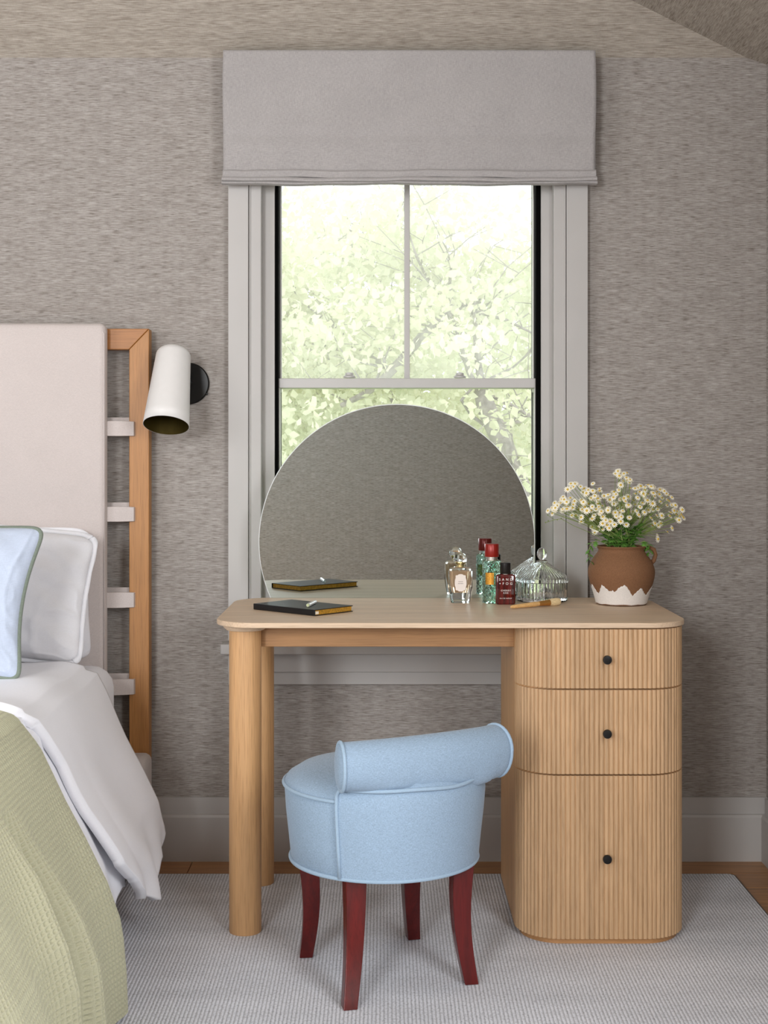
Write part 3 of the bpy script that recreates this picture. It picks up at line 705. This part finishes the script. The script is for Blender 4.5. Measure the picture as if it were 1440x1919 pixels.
pillow('bed_pillow', 'grey-white flanged pillow leaning between headboard and blue cushion', 'pillow', P(166, 1012, 3.72), .64, .345, .13, -.20, .10, 0, cottong, 'pillows at the headboard', flange=.012, pinch=.05, wr=.0045, seed=2)
pillow('throw_cushion', 'pale blue cushion with sage green piping standing in front of the pillows', 'cushion', P(74, 996, 3.42), .46, .385, .13, -.25, .10, 0, cushion_blue, None, pipe=sage_pipe, pinch=.14, wr=.003, seed=4)

# ================================================================== SCONCE
sroot = thing('wall_sconce', 'white tapered wall sconce on a round black backplate', 'wall lamp', P(355, 719, YW))
M = Matrix.Rotation(PI/2, 4, 'X')
bp = MB().lathe([(.060, .0003), (.060, .009), (.057, .012), (.01, .0125)], P(354, 719, YW), 48, M=M).build('backplate', black_metal, sroot, smooth=True)
tl, bl_ = P(325, 668, 3.885), P(311.5, 797, 3.80)
ax = (bl_-tl); L = ax.length; q = ax.to_track_quat('Z', 'Y').to_matrix().to_4x4()
rt, rb = .0485, .0635
pf = []
for k in range(9): a = PI/2*k/8; pf.append((max(.001, rt*math.sin(a)), -rt*.62*math.cos(a)))
pf += [(rt+(rb-rt)*k/6, L*k/6) for k in range(1, 7)]
sh = MB().lathe(pf+[(rb-.0012, L), ], tl, 48, M=q, caps=False).build('shade', white_metal, sroot, smooth='all')
MB().lathe([(r-.0015, z) for r, z in pf[1:]], tl, 48, M=q, caps=False).build('shade_lining', bronze_in, sh, smooth='all')
MB().lathe([(.014, 0), (.014, .05), (.018, .055), (.018, .07), (.010, .075)], tl, 20, M=q).build('lamp_socket', black_metal, sh, smooth=True)
mid = tl.lerp(bl_, .35)
MB().tube([P(356, 716, YW-.01), Vector((mid.x+.03, YW-.06, mid.z)), mid+Vector((.036, .035, 0))], .008, 12).build('arm', black_metal, sroot, smooth=True)
MB().lathe([(.004, 0), (.004, .004), (.001, .005)], P(388, 738, YW-.012), 10, M=M).build('screw', black_metal, sroot)

# ================================================================== NOTEBOOK AND CRAYON
ang = math.atan2(.67, -.74)
Fp = Vector((-.170, 3.408)); ds = Vector((-.74, .67)).normalized(); dp = Vector((ds.y, -ds.x)); Ls, Wp = .222, .136
def bk(s, p, z): v = Fp+ds*s+dp*p; return (v.x, v.y, z)
def bkbox(s0, s1, p0, p1, z0, z1):
    c = [bk(s0, p0, z0), bk(s0, p1, z0), bk(s1, p1, z0), bk(s1, p0, z0)]; d = [(x, y, z1) for x, y, _ in c]
    return MB().add(c+d, [(0, 3, 2, 1), (4, 5, 6, 7), (0, 1, 5, 4), (1, 2, 6, 5), (2, 3, 7, 6), (3, 0, 4, 7)])
leather = plain('black_leather', srgb(13, 13, 16), .36, var=.15, vs=300); gilt = plain('gilt_pages', srgb(206, 158, 62), .38, .55, var=.25, vs=200)
nb = thing('notebook', 'black leather notebook with gilt page edges on the left of the desk', 'notebook', bk(Ls/2, Wp/2, TZ))
bkbox(0, Ls, 0, Wp, TZ+.0004, TZ+.0022).build('cover', leather, nb, bevel=.0006)
bkbox(0, Ls, 0, Wp, TZ+.0138, TZ+.0156).build('cover', leather, nb, bevel=.0006)
bkbox(.0, Ls, -.001, .0022, TZ+.0006, TZ+.0154).build('spine', leather, nb, bevel=.001)
bkbox(.0025, Ls-.0025, .0023, Wp-.003, TZ+.0023, TZ+.0137).build('page_block', gilt, nb)
bkbox(.0005, .0024, .003, .014, TZ+.0040, TZ+.0110).build('ribbon', plain('cream_ribbon', srgb(235, 225, 205), .7), nb)
zc = TZ+.0157+.0047
st0, st1 = Vector((XP(577.5, 3.47), 3.47, zc)), Vector((XP(591, 3.555), 3.555, zc))
cr = thing('lip_crayon', 'white lip crayon lying on the black notebook', 'lip crayon', (st0+st1)/2)
dd = (st1-st0)
MB().tube([st0, st0.lerp(st1, .4), st1], [.0046, .0046, .0044], 16).build('barrel', plain('ivory_plastic', srgb(226, 222, 216), .35), cr, smooth=True)
MB().tube([st0-dd.normalized()*.004, st0+dd*.02], [.0036, .0047], 16).build('end_cap', plain('pale_green_plastic', srgb(190, 196, 150), .4), cr, smooth=True)

# ================================================================== BOTTLES
clear = glassm('clear_glass', (1, 1, 1, 1), 1.33); greeng = glassm('green_glass', srgb(196, 238, 218), 1.36); juice = glassm('amber_perfume', srgb(244, 214, 180), 1.2, .1); juice.node_tree.nodes['Principled BSDF'].inputs['Transmission Weight'].default_value = .6
def frame_ring(cx, cy, z, hx, hy, ch):
    return [(cx-hx+ch, cy-hy, z), (cx+hx-ch, cy-hy, z), (cx+hx, cy-hy+ch, z), (cx+hx, cy+hy-ch, z), (cx+hx-ch, cy+hy, z), (cx-hx+ch, cy+hy, z), (cx-hx, cy+hy-ch, z), (cx-hx, cy-hy+ch, z)]
yA = 3.725; xA = XP(863, yA); k = yA/F
pb = thing('perfume_bottle', 'clear faceted perfume bottle with round glass stopper and cream label', 'perfume bottle', (xA, yA, TZ), 'perfume bottles on the desk')
H = lambda py: ZP(py, yA)
MB().loft([frame_ring(xA, yA, TZ+.0004, 17*k, .013, 4*k), frame_ring(xA, yA, TZ+.004, 18*k, .014, 5*k), frame_ring(xA, yA, H(1100), 22.5*k, .0175, 7*k), frame_ring(xA, yA, H(1070), 22*k, .0175, 4*k), frame_ring(xA, yA, H(1064), 19*k, .015, 4*k), frame_ring(xA, yA, H(1062), 8*k, .008, 2*k)]).build('glass_body', clear, pb)
MB().loft([frame_ring(xA, yA, H(1110), 13*k, .009, 3*k), frame_ring(xA, yA, H(1095), 17*k, .012, 4*k), frame_ring(xA, yA, H(1070), 17.5*k, .012, 3*k)]).build('perfume', juice, pb)
MB().lathe([(7*k, 0), (7*k, 8*k), (9*k, 9*k), (9*k, 11*k)], (xA, yA, H(1063)), 20).build('collar', plain('pale_gold', srgb(214, 196, 140), .25, .9), pb, smooth=True)
rS = 12.5*k
MB().lathe([(rS*math.sin(PI*i/14) if 0 < i < 14 else .0005, -rS*math.cos(PI*i/14)) for i in range(15)], (xA, yA, H(1048)), 14).build('stopper', clear, pb)
lab = []
for i in range(64):
    a = 2*PI*i/64; x = 10.5*k*math.copysign(abs(math.cos(a))**.55, math.cos(a)); z = 15.5*k*math.copysign(abs(math.sin(a))**.55, math.sin(a)); s = 1+.05*math.cos(8*a); lab.append((xA+x*s, H(1091)+z*s))
yl_ = yA-.0183; n = len(lab)
MB().add([(x, yl_-.0006, z) for x, z in lab]+[(x, yl_, z) for x, z in lab], [tuple(range(n))[::-1]]+[(i, (i+1) % n, n+(i+1) % n, n+i) for i in range(n)]).build('paper_label', plain('cream_label', srgb(236, 226, 218), .7, var=.02), pb)
def text(body, size, x, y, z, mat, parent, align='CENTER', space=1.0):
    cu = bpy.data.curves.new('lettering', 'FONT'); cu.body = body; cu.size = size; cu.align_x = align; cu.align_y = 'CENTER'; cu.space_character = space; cu.extrude = .00005
    t = bpy.data.objects.new('tmp', cu); me = bpy.data.meshes.new_from_object(t); bpy.data.objects.remove(t)
    me.transform(Matrix.Translation(Vector((x, y, z))-wloc(parent)) @ Matrix.Rotation(PI/2, 4, 'X')); me.name = 'lettering'
    return link('lettering', me, mat, parent)
ink = plain('grey_ink', srgb(120, 105, 100), .6); white_ink = plain('white_ink', srgb(240, 236, 232), .5)
g = MB()
for w_, p_ in ((6, 1089), (7, 1092.5)):
    for q_ in range(w_+1): g.box(xA+(q_-w_/2)*.0018-.0006, xA+(q_-w_/2)*.0018+.0005, yl_-.0008, yl_-.0006, H(p_)-.0008, H(p_)+.0008)
g.build('faint_print', ink, pb)
# green bottle
yG = 3.722; xG = XP(922, yG); k = yG/F; H = lambda py: ZP(py, yG); rG = 18.2*k
gb = thing('perfume_bottle', 'green diamond-cut perfume bottle with a red cylinder cap', 'perfume bottle', (xG, yG, TZ), 'perfume bottles on the desk')
hG = H(1050)-TZ
mod = lambda a, z, r: -.0011*abs(math.sin(6*a+(z)*150))-.0011*abs(math.sin(6*a-(z)*150)) if .002 < z < hG-.001 else 0
pr = [(rG*.93, .0004), (rG, .002)]+[(rG, .002+(hG-.003)*i/60) for i in range(1, 60)]+[(rG*.98, hG), (rG*.6, hG+.002)]
MB().lathe(pr, (xG, yG, TZ), 108, mod=mod).build('glass_body', greeng, gb, smooth=True, angle=20)
MB().lathe([(11*k, 0), (11*k, 8*k)], (xG, yG, H(1050.5)), 28).build('collar', plain('silver_collar', srgb(200, 196, 188), .25, .9), gb, smooth=True)
red = plain('red_lacquer', srgb(142, 26, 16), .3, .2, var=.1)
MB().lathe([(13.2*k, 0), (13.4*k, .0006), (13.4*k, 23*k), (12.8*k, 24*k)], (xG, yG, H(1043)), 40).build('cap', red, gb, smooth=True)
# gold label plate, curved on the bottle
rings = []
for i in range(9):
    a = math.radians(-42+50*i/8); s_ = lambda r, z: (xG+r*math.sin(a), yG-r*math.cos(a), z)
    rings.append([s_(rG+.0001, H(1094)), s_(rG+.0009, H(1094)), s_(rG+.0009, H(1072)), s_(rG+.0001, H(1072))])
MB().loft(rings).build('gold_label', plain('gold_label', srgb(196, 140, 50), .35, .6, var=.3, vs=400), gb, smooth=True, angle=30)
# dark red bottle
yR = 3.685; xR = XP(947.5, yR); k = yR/F; H = lambda py: ZP(py, yR)
db = thing('perfume_bottle', 'small dark red square perfume bottle with black cap and white lettering', 'perfume bottle', (xR, yR, TZ), 'perfume bottles on the desk')
def rr(z, s, r=.006):
    return [(x, y, z) for x, y in rrect(xR-18.6*k*s, xR+18.6*k*s, yR-.013*s, yR+.013*s, r, 6)]
dkm, nt, b = newmat('dark_red_glass'); b.inputs['Base Color'].default_value = srgb(74, 16, 16); b.inputs['Roughness'].default_value = .08; b.inputs['Coat Weight'].default_value = .6
v = coords(nt, (260, 10, 12)); nn_ = node(nt, 'ShaderNodeTexNoise', Detail=2.0); nt.links.new(v, nn_.inputs['Vector']); nt.links.new(ramp(nt, nn_.outputs[0], [(.35, srgb(44, 8, 10)), (.7, srgb(112, 26, 24))]), b.inputs['Base Color'])
MB().loft([rr(TZ+.0004, .88), rr(TZ+.002, .96), rr(TZ+.005, 1), rr(H(1080), 1), rr(H(1077), .95), rr(H(1075.5), .80), rr(H(1075), .5, .003)]).build('glass_body', dkm, db, smooth=True, angle=50)
MB().lathe([(9.8*k, 0), (10*k, .0006), (10*k, 20*k), (9.4*k, 20.6*k)], (xR, yR, H(1075)), 36).build('cap', plain('black_cap', srgb(12, 12, 13), .3), db, smooth=True)
MB().lathe([(8.6*k, 0), (8.6*k, 2*k)], (xR, yR, H(1076)), 28).build('collar', plain('silver_ring', srgb(190, 186, 180), .25, .9), db, smooth=True)
yy = yR-.0132
text('S A N D', 6.5*k, xR, yy, H(1085.5), white_ink, db, space=1.15); text('+ F O G', 6.5*k, xR, yy, H(1093), white_ink, db, space=1.15)
text('CHERRY', 4.2*k, xR, yy, H(1106), white_ink, db, space=1.25); text('KISS', 4.2*k, xR, yy, H(1110.5), white_ink, db, space=1.25)
text('EAU DE PARFUM', 2.8*k, xR, yy, H(1120.5), white_ink, db, space=1.1)
# glass jar
yJ = 3.765; xJ = XP(1016, yJ); k = yJ/F; H = lambda py: ZP(py, yJ)
jar = thing('glass_jar', 'ribbed clear glass jar with a pointed lid and knob', 'jar', (xJ, yJ, TZ))
NR = 44; rib = lambda a, z, r: .0012*abs(math.cos(NR/2*a))*min(1, r/.03)
rJ = 47*k; zl = H(1090)
outer = [(rJ*.96, TZ+.0005), (rJ*1.02, TZ+.003), (rJ*1.02, TZ+.006), (rJ, TZ+.008), (rJ, zl-.004), (rJ*.985, zl)]
innr = [(rJ*.93, zl), (rJ*.93, TZ+.012), (rJ*.5, TZ+.008), (.001, TZ+.008)]
g = MB(); g.lathe(outer+innr, (xJ, yJ, 0), NR*6, mod=lambda a, z, r: rib(a, z, r) if r > rJ*.95 and z > TZ+.007 else 0); g.build('bowl', clear, jar, smooth=True, angle=35)
lidp = [(rJ*.9, zl+.0004), (rJ*1.03, zl+.0006), (rJ*1.04, H(1083)), (rJ*.96, H(1078)), (rJ*.80, H(1072)), (rJ*.60, H(1066)), (rJ*.42, H(1060)), (rJ*.30, H(1056)), (rJ*.20, H(1053)), (rJ*.22, H(1051)), (rJ*.14, H(1049))]
lidi = [(rJ*.10, H(1054)), (rJ*.25, H(1059)), (rJ*.55, H(1069)), (rJ*.9, H(1081)), (rJ*.93, zl+.001)]
MB().lathe(lidp+lidi, (xJ, yJ, 0), NR*6, mod=lambda a, z, r: rib(a, z, r)).build('lid', clear, jar, smooth=True, angle=35)
rk = 9*k
MB().lathe([(max(.0006, rk*math.sin(PI*i/12)), -1.3*rk*math.cos(PI*i/12)) for i in range(13)], (xJ, yJ, H(1038.0)), 60, mod=lambda a, z, r: .0006*abs(math.cos(5*a))).build('lid_knob', clear, jar, smooth=True, angle=35)
# makeup brush
B0, B1 = Vector((XP(958, 3.565), 3.565, TZ+.0055)), Vector((XP(1048, 3.655), 3.655, TZ+.0105))
br = thing('makeup_brush', 'makeup brush with bamboo handle and pale bristles lying by the jar', 'makeup brush', ((B0.x+B1.x)/2, (B0.y+B1.y)/2, TZ))
def bpnt(t): return B0.lerp(B1, t)
bamboo = wood('bamboo', srgb(226, 180, 118), 'X', .1, .4); copper = plain('copper_ferrule', srgb(206, 150, 82), .3, .8)
MB().tube([bpnt(t) for t in (0, .02, .1, .3, .5, .58)], [.0026, .0042, .0050, .0060, .0066, .0058], 18).build('handle', bamboo, br, smooth=True)
MB().tube([bpnt(t) for t in (.57, .6, .70, .80)], [.0062, .0066, .0074, .0086], 20).build('ferrule', copper, br, smooth=True)
MB().tube([bpnt(t) for t in (.79, .85, .92, .97, 1.0, 1.01)], [.0084, .0098, .0102, .0101, .0092, .006], 40).build('bristles', fabric('bristle', srgb(232, 206, 158), 1500, .25, .6), br, smooth=True, angle=70)

# ================================================================== POT
yV = 3.69; xV = XP(1165, yV); k = yV/F; H = lambda py: ZP(py, yV)
pot = thing('clay_pot', 'brown clay pot with white dipped zigzag base and a small handle', 'pot', (xV, yV, TZ))
clay = plain('brown_clay', srgb(130, 94, 68), .85, var=.16, vs=500, spec=.15); glaze = plain('chalk_white_glaze', srgb(228, 222, 216), .8, var=.04, vs=300, spec=.2)
hv = lambda py: H(py)-TZ
pp = [(43*k, .0005), (47*k, .003), (48.5*k, .010), (53*k, hv(1108)), (59*k, hv(1090)), (62*k, hv(1074)), (60.5*k, hv(1062)), (54*k, hv(1048)), (46*k, hv(1037)), (43*k, hv(1032)), (43.5*k, hv(1028)), (46*k, hv(1025)), (46.5*k, hv(1023.5)), (44*k, hv(1022.5)), (41*k, hv(1025)), (39*k, hv(1035))]
# smooth interpolation
def refine(p, m=4):
    p = np.array(p); t = np.arange(len(p)); tt = np.linspace(0, len(p)-1, (len(p)-1)*m+1)
    out = []
    for q in tt:
        i = min(int(q), len(p)-2); f = q-i; p0, p1, p2, p3 = p[max(i-1, 0)], p[i], p[i+1], p[min(i+2, len(p)-1)]
        out.append(tuple(.5*((2*p1)+(p2-p0)*f+(2*p0-5*p1+4*p2-p3)*f*f+(3*p1-p0-3*p2+p3)*f**3)))
    return out
ppf = refine(pp); MB().lathe(ppf, (xV, yV, TZ), 80).build('body', clay, pot, smooth='all')
MB().lathe([(40*k, hv(1036)), (.001, hv(1036))], (xV, yV, TZ), 40, caps=False).build('soil', plain('dark_soil', srgb(30, 26, 20), .95), pot)
# dipped glaze skin with jagged top
zr_ = np.array([p[1] for p in ppf[:36]]); rr_ = np.array([p[0] for p in ppf[:36]])
jag = [(-90, 1100), (-78, 1093), (-66, 1108), (-60, 1109), (-47, 1092), (-33, 1104), (-26, 1102), (-22, 1105), (-14, 1096), (-3, 1091), (3, 1098), (13, 1112), (24, 1102), (30, 1097), (42, 1108), (50, 1112), (64, 1100), (75, 1096), (90, 1110), (110, 1094), (135, 1108), (160, 1096), (180, 1108), (200, 1093), (225, 1110), (245, 1098), (270, 1100)]
ja = [j[0] for j in jag]; jz = [j[1] for j in jag]
rings = []
NA = 220
cols = []
for i in range(NA):
    ad = -90+360*i/NA; zt_ = hv(np.interp(ad, ja, jz)+.8*math.sin(i*1.9)); a = math.radians(ad)
    col = []
    for j in range(14):
        z = .001+(zt_-.001)*j/13; r = float(np.interp(z, zr_, rr_))+.0003
        col.append((xV+r*math.sin(a), yV-r*math.cos(a), TZ+z))
    r = float(np.interp(zt_, zr_, rr_))-.0006; col.append((xV+r*math.sin(a), yV-r*math.cos(a), TZ+zt_))
    cols.append(col)
cols.append(cols[0]); MB().loft(cols, caps=False, closed=False).build('white_dip', glaze, pot, smooth='all')
MB().tube([P(1206, 1030, yV), P(1217, 1026, yV), P(1226, 1030, yV), P(1229, 1040, yV), P(1226, 1050, yV), P(1218, 1058, yV)], [.006, .0062, .006, .0058, .006, .007], 12).build('handle', clay, pot, smooth='all')

# ================================================================== FLOWERS
raw = [(185,385),(255,335),(325,250),(370,225),(520,215),(575,275),(435,290),(480,270),(660,310),(715,130),(770,135),(810,125),(780,190),(835,205),(850,255),(745,275),(830,330),(805,365),(975,245),(930,290),(970,275),(1045,245),(1105,265),(1100,310),(1050,320),(1155,300),(1165,355),(980,345),(1110,370),(915,400),(1095,425),(1030,420),(905,455),(870,465),(935,490),(1015,480),(1080,490),(850,530),(1225,450),(1185,495),(1285,480),(1305,515),(1205,405),(1205,605),(1085,670),(1035,575),(1090,580),(400,465),(420,510),(475,525),(470,455),(545,440),(595,470),(510,415),(530,495),(610,500),(560,540),(580,570),(640,580),(695,565),(550,615),(510,590),(635,535),(705,520),(820,475),(735,430),(750,465),(820,440),(690,470),(665,355),(565,365),(600,405),(640,420),(500,340),(320,345),(345,370),(165,430),(170,470),(210,400),(240,380),(290,380),(300,420),(330,440),(440,380),(480,390),(555,325),(620,320),(700,340),(720,380),(760,350),
 (910,250),(1000,230),(1070,290),(1140,280),(1180,370),(1000,310),(940,330),(890,400),(1040,390),(1000,450),(960,420),(780,420),(720,455),(660,440),(570,420),(450,420),(430,440),(390,440),(250,450),(270,350),(300,270),(350,240),(460,310),(520,280),(540,300),(680,300),(820,180),(850,190),(1240,480),(1270,500),(1300,440),(790,130),(740,120),(190,430),(350,400),(410,400),(490,440),(770,500),(880,500),(560,590),(530,610),(600,560),(655,600),(670,540),(1060,560),(1110,560)]
rj = random.Random(5)
heads = [(1000+x/4.645, 860+y/4.645) for x, y in raw]+[(1000+x/4.645+rj.uniform(-9, 9), 860+y/4.645+rj.uniform(-7, 8)) for x, y in raw if rj.random() < .75]
heads += [(rj.gauss(1130, 26), rj.gauss(966, 15)) for _ in range(26)]+[(rj.gauss(1195, 26), rj.gauss(958, 16)) for _ in range(18)]
petal_m = plain('white_petal', srgb(246, 242, 224), .7, var=.03); eye_m = plain('yellow_centre', srgb(214, 178, 58), .7, var=.2, vs=900); stem_m = plain('green_stem', srgb(128, 148, 78), .6, var=.2, vs=90); leafg = plain('green_leaf', srgb(92, 138, 56), .5, var=.3, vs=60)
# shared head mesh: petals (part) with centre (sub-part)
def head_mesh():
    g = MB()
    for i in range(11):
        a = 2*PI*i/11; c_, s_ = math.cos(a), math.sin(a); w = .0013
        pt = lambda r, t, z: (r*c_-t*s_, r*s_+t*c_, z)
        g.add([pt(.0018, -.0006, .0004), pt(.0018, .0006, .0004), pt(.0055, w, .0006), pt(.0082, .0006, -.0004), pt(.0082, -.0006, -.0004), pt(.0055, -w, .0006)], [(0, 5, 4, 3, 2, 1)])
    me = bpy.data.meshes.new('flower'); me.from_pydata(g.v, [], g.f); me.update(); me.materials.append(petal_m)
    e = MB().lathe([(.0028, .0), (.0026, .0012), (.0015, .0022), (.0003, .0025)], (0, 0, 0), 10)
    me2 = bpy.data.meshes.new('flower_centre'); me2.from_pydata(e.v, [], e.f); me2.update(); me2.materials.append(eye_m)
    me2.polygons.foreach_set('use_smooth', [True]*len(me2.polygons))
    return me, me2
hm, em = head_mesh()
def leaf_mesh():
    out = [(0, 0), (.003, .004), (.010, .005), (.005, .009), (.013, .014), (.006, .015), (.009, .021), (.003, .020), (0, .028)]
    pts = out+[(-x, y) for x, y in out[-2:0:-1]]
    vs = [(x, y, -.12*abs(x)-.004*(y/.028)**2) for x, y in pts]; cen = (0, .014, .001)
    me = bpy.data.meshes.new('leaf'); me.from_pydata(vs+[cen], [], [(i, (i+1) % len(vs), len(vs)) for i in range(len(vs))]); me.update(); me.materials.append(leafg); return me
lm = leaf_mesh()
mouth = Vector((xV, yV, H(1028)))
rs = random.Random(11)
hs = sorted(heads, key=lambda p: math.atan2(-(p[1]-1040), p[0]-1168)+rs.uniform(-.12, .12))
sprigs = []; NS = 27; per = len(hs)/NS
for si in range(NS):
    hh_ = hs[int(si*per):int((si+1)*per)]
    a = rs.uniform(0, 2*PI); mo = mouth+Vector((.024*math.cos(a), .024*math.sin(a), 0))
    mxp = sum(p[0] for p in hh_)/len(hh_); myp = sum(p[1] for p in hh_)/len(hh_); yd = yV+rs.uniform(-.055, .05)
    root = thing('daisy_sprig', 'cut sprig of small white yellow-eyed daisies standing in the brown clay pot', 'flower', (mo.x, mo.y, mouth.z-.012), 'daisy sprigs in the clay pot')
    sprigs.append((root, mxp, myp)); cen = P(mxp, myp, yd); fork = mo.lerp(cen, .52); fork.z += .006
    g = MB(); bot = Vector((mo.x, mo.y, mouth.z-.012)); g.tube([bot, mo.lerp(fork, .5)+Vector((0, 0, .004)), fork], [.0012, .0011, .0009], 5)
    tips = []
    for (hx, hy) in hh_:
        tip = P(hx+rs.uniform(-1, 1), hy+rs.uniform(-1, 1), yd+rs.uniform(-.02, .02)); st = mo.lerp(fork, rs.uniform(.55, 1.0)); mid_ = st.lerp(tip, .5)+Vector((rs.uniform(-.003, .003), 0, rs.uniform(0, .005)))
        g.tube([st, mid_, tip], [.0008, .0006, .0006], 4); tips.append(tip)
    g.build('stem', stem_m, root, smooth=True)
    for tip in tips:
        d = ((tip-mouth).normalized()*.75+Vector((rs.uniform(-.4, .4), rs.uniform(-1.5, -.2), rs.uniform(-.1, .5)))).normalized()
        o = bpy.data.objects.new('flower', hm); COL.objects.link(o); o.parent = root; o.location = tip-root.location; o.rotation_mode = 'QUATERNION'; o.rotation_quaternion = d.to_track_quat('Z', 'Y'); s = rs.uniform(.85, 1.3); o.scale = (s, s, s)
        c_ = bpy.data.objects.new('flower_centre', em); COL.objects.link(c_); c_.parent = o
    nl = 9
    for _ in range(nl):
        t = rs.uniform(.05, .7); p = mo.lerp(fork, t*1.3); d = Vector((rs.uniform(-1, 1)+(mxp-1168)/140, rs.uniform(-1, .5), rs.uniform(-.3, 1.0))).normalized()
        o = bpy.data.objects.new('leaf', lm); COL.objects.link(o); o.parent = root; o.location = p-root.location; o.rotation_mode = 'QUATERNION'; o.rotation_quaternion = d.to_track_quat('Y', 'Z'); s = rs.uniform(.6, 1.0); o.scale = (s, s, s)
for r_, lb in ((min(sprigs, key=lambda q: q[1])[0], 'daisy sprig reaching furthest left across the window casing from the clay pot'), (max(sprigs, key=lambda q: q[1])[0], 'daisy sprig reaching furthest right out of the clay pot'),
               (min((q for q in sprigs if 1100 < q[1] < 1230), key=lambda q: q[2])[0], 'tallest daisy sprig standing up from the middle of the clay pot')):
    r_['label'] = lb
# drooping leafy sprays at the rim, left and right; thin budding stem far left
def spray(label, pts, yv, n, size):
    w = [P(x, y, yv) for x, y in pts]; root = thing('leaf_sprig', label, 'foliage', w[0]); MB().tube(w, .0009, 5).build('stem', stem_m, root, smooth=True)
    for i in range(n):
        t = (i+1)/n*(len(w)-1); j = min(int(t), len(w)-2); p = w[j].lerp(w[j+1], t-j); dr = (w[j+1]-w[j]).normalized()
        d = (dr+Vector(((-1)**i*.8, rs.uniform(-.6, .1), rs.uniform(-.2, .3)))).normalized()
        o = bpy.data.objects.new('leaf', lm); COL.objects.link(o); o.parent = root; o.location = p-root.location; o.rotation_mode = 'QUATERNION'; o.rotation_quaternion = d.to_track_quat('Y', 'Z'); o.scale = (size,)*3
spray('drooping green leaf spray over the left rim of the clay pot', [(1140, 1022), (1122, 1012), (1108, 1018), (1103, 1035), (1106, 1050)], yV-.03, 9, .72)
spray('green leaf spray hanging over the right rim of the clay pot', [(1195, 1020), (1208, 1014), (1217, 1022), (1217, 1034)], yV-.02, 6, .85)
g = MB(); w = [P(1150, 1024, yV), P(1118, 1003, yV-.01), P(1075, 985, yV-.01), P(1052, 972, yV-.01), P(1040, 974, yV), P(1024, 979, yV)]
root = thing('bud_sprig', 'thin bare stem with tiny buds reaching left out of the clay pot', 'flower', w[0]); g.tube(w, .0007, 4); g.tube([w[4], P(1033, 970, yV), P(1027, 965, yV)], .0005, 4); g.build('stem', stem_m, root, smooth=True)
for x, y in ((1023, 979), (1027, 965), (1045, 974), (1052, 972), (1028, 976)):
    MB().lathe([(.0004, -.002), (.0018, 0), (.0014, .0012), (.0003, .002)], P(x, y, yV), 8).build('bud', stem_m, root, smooth='all')
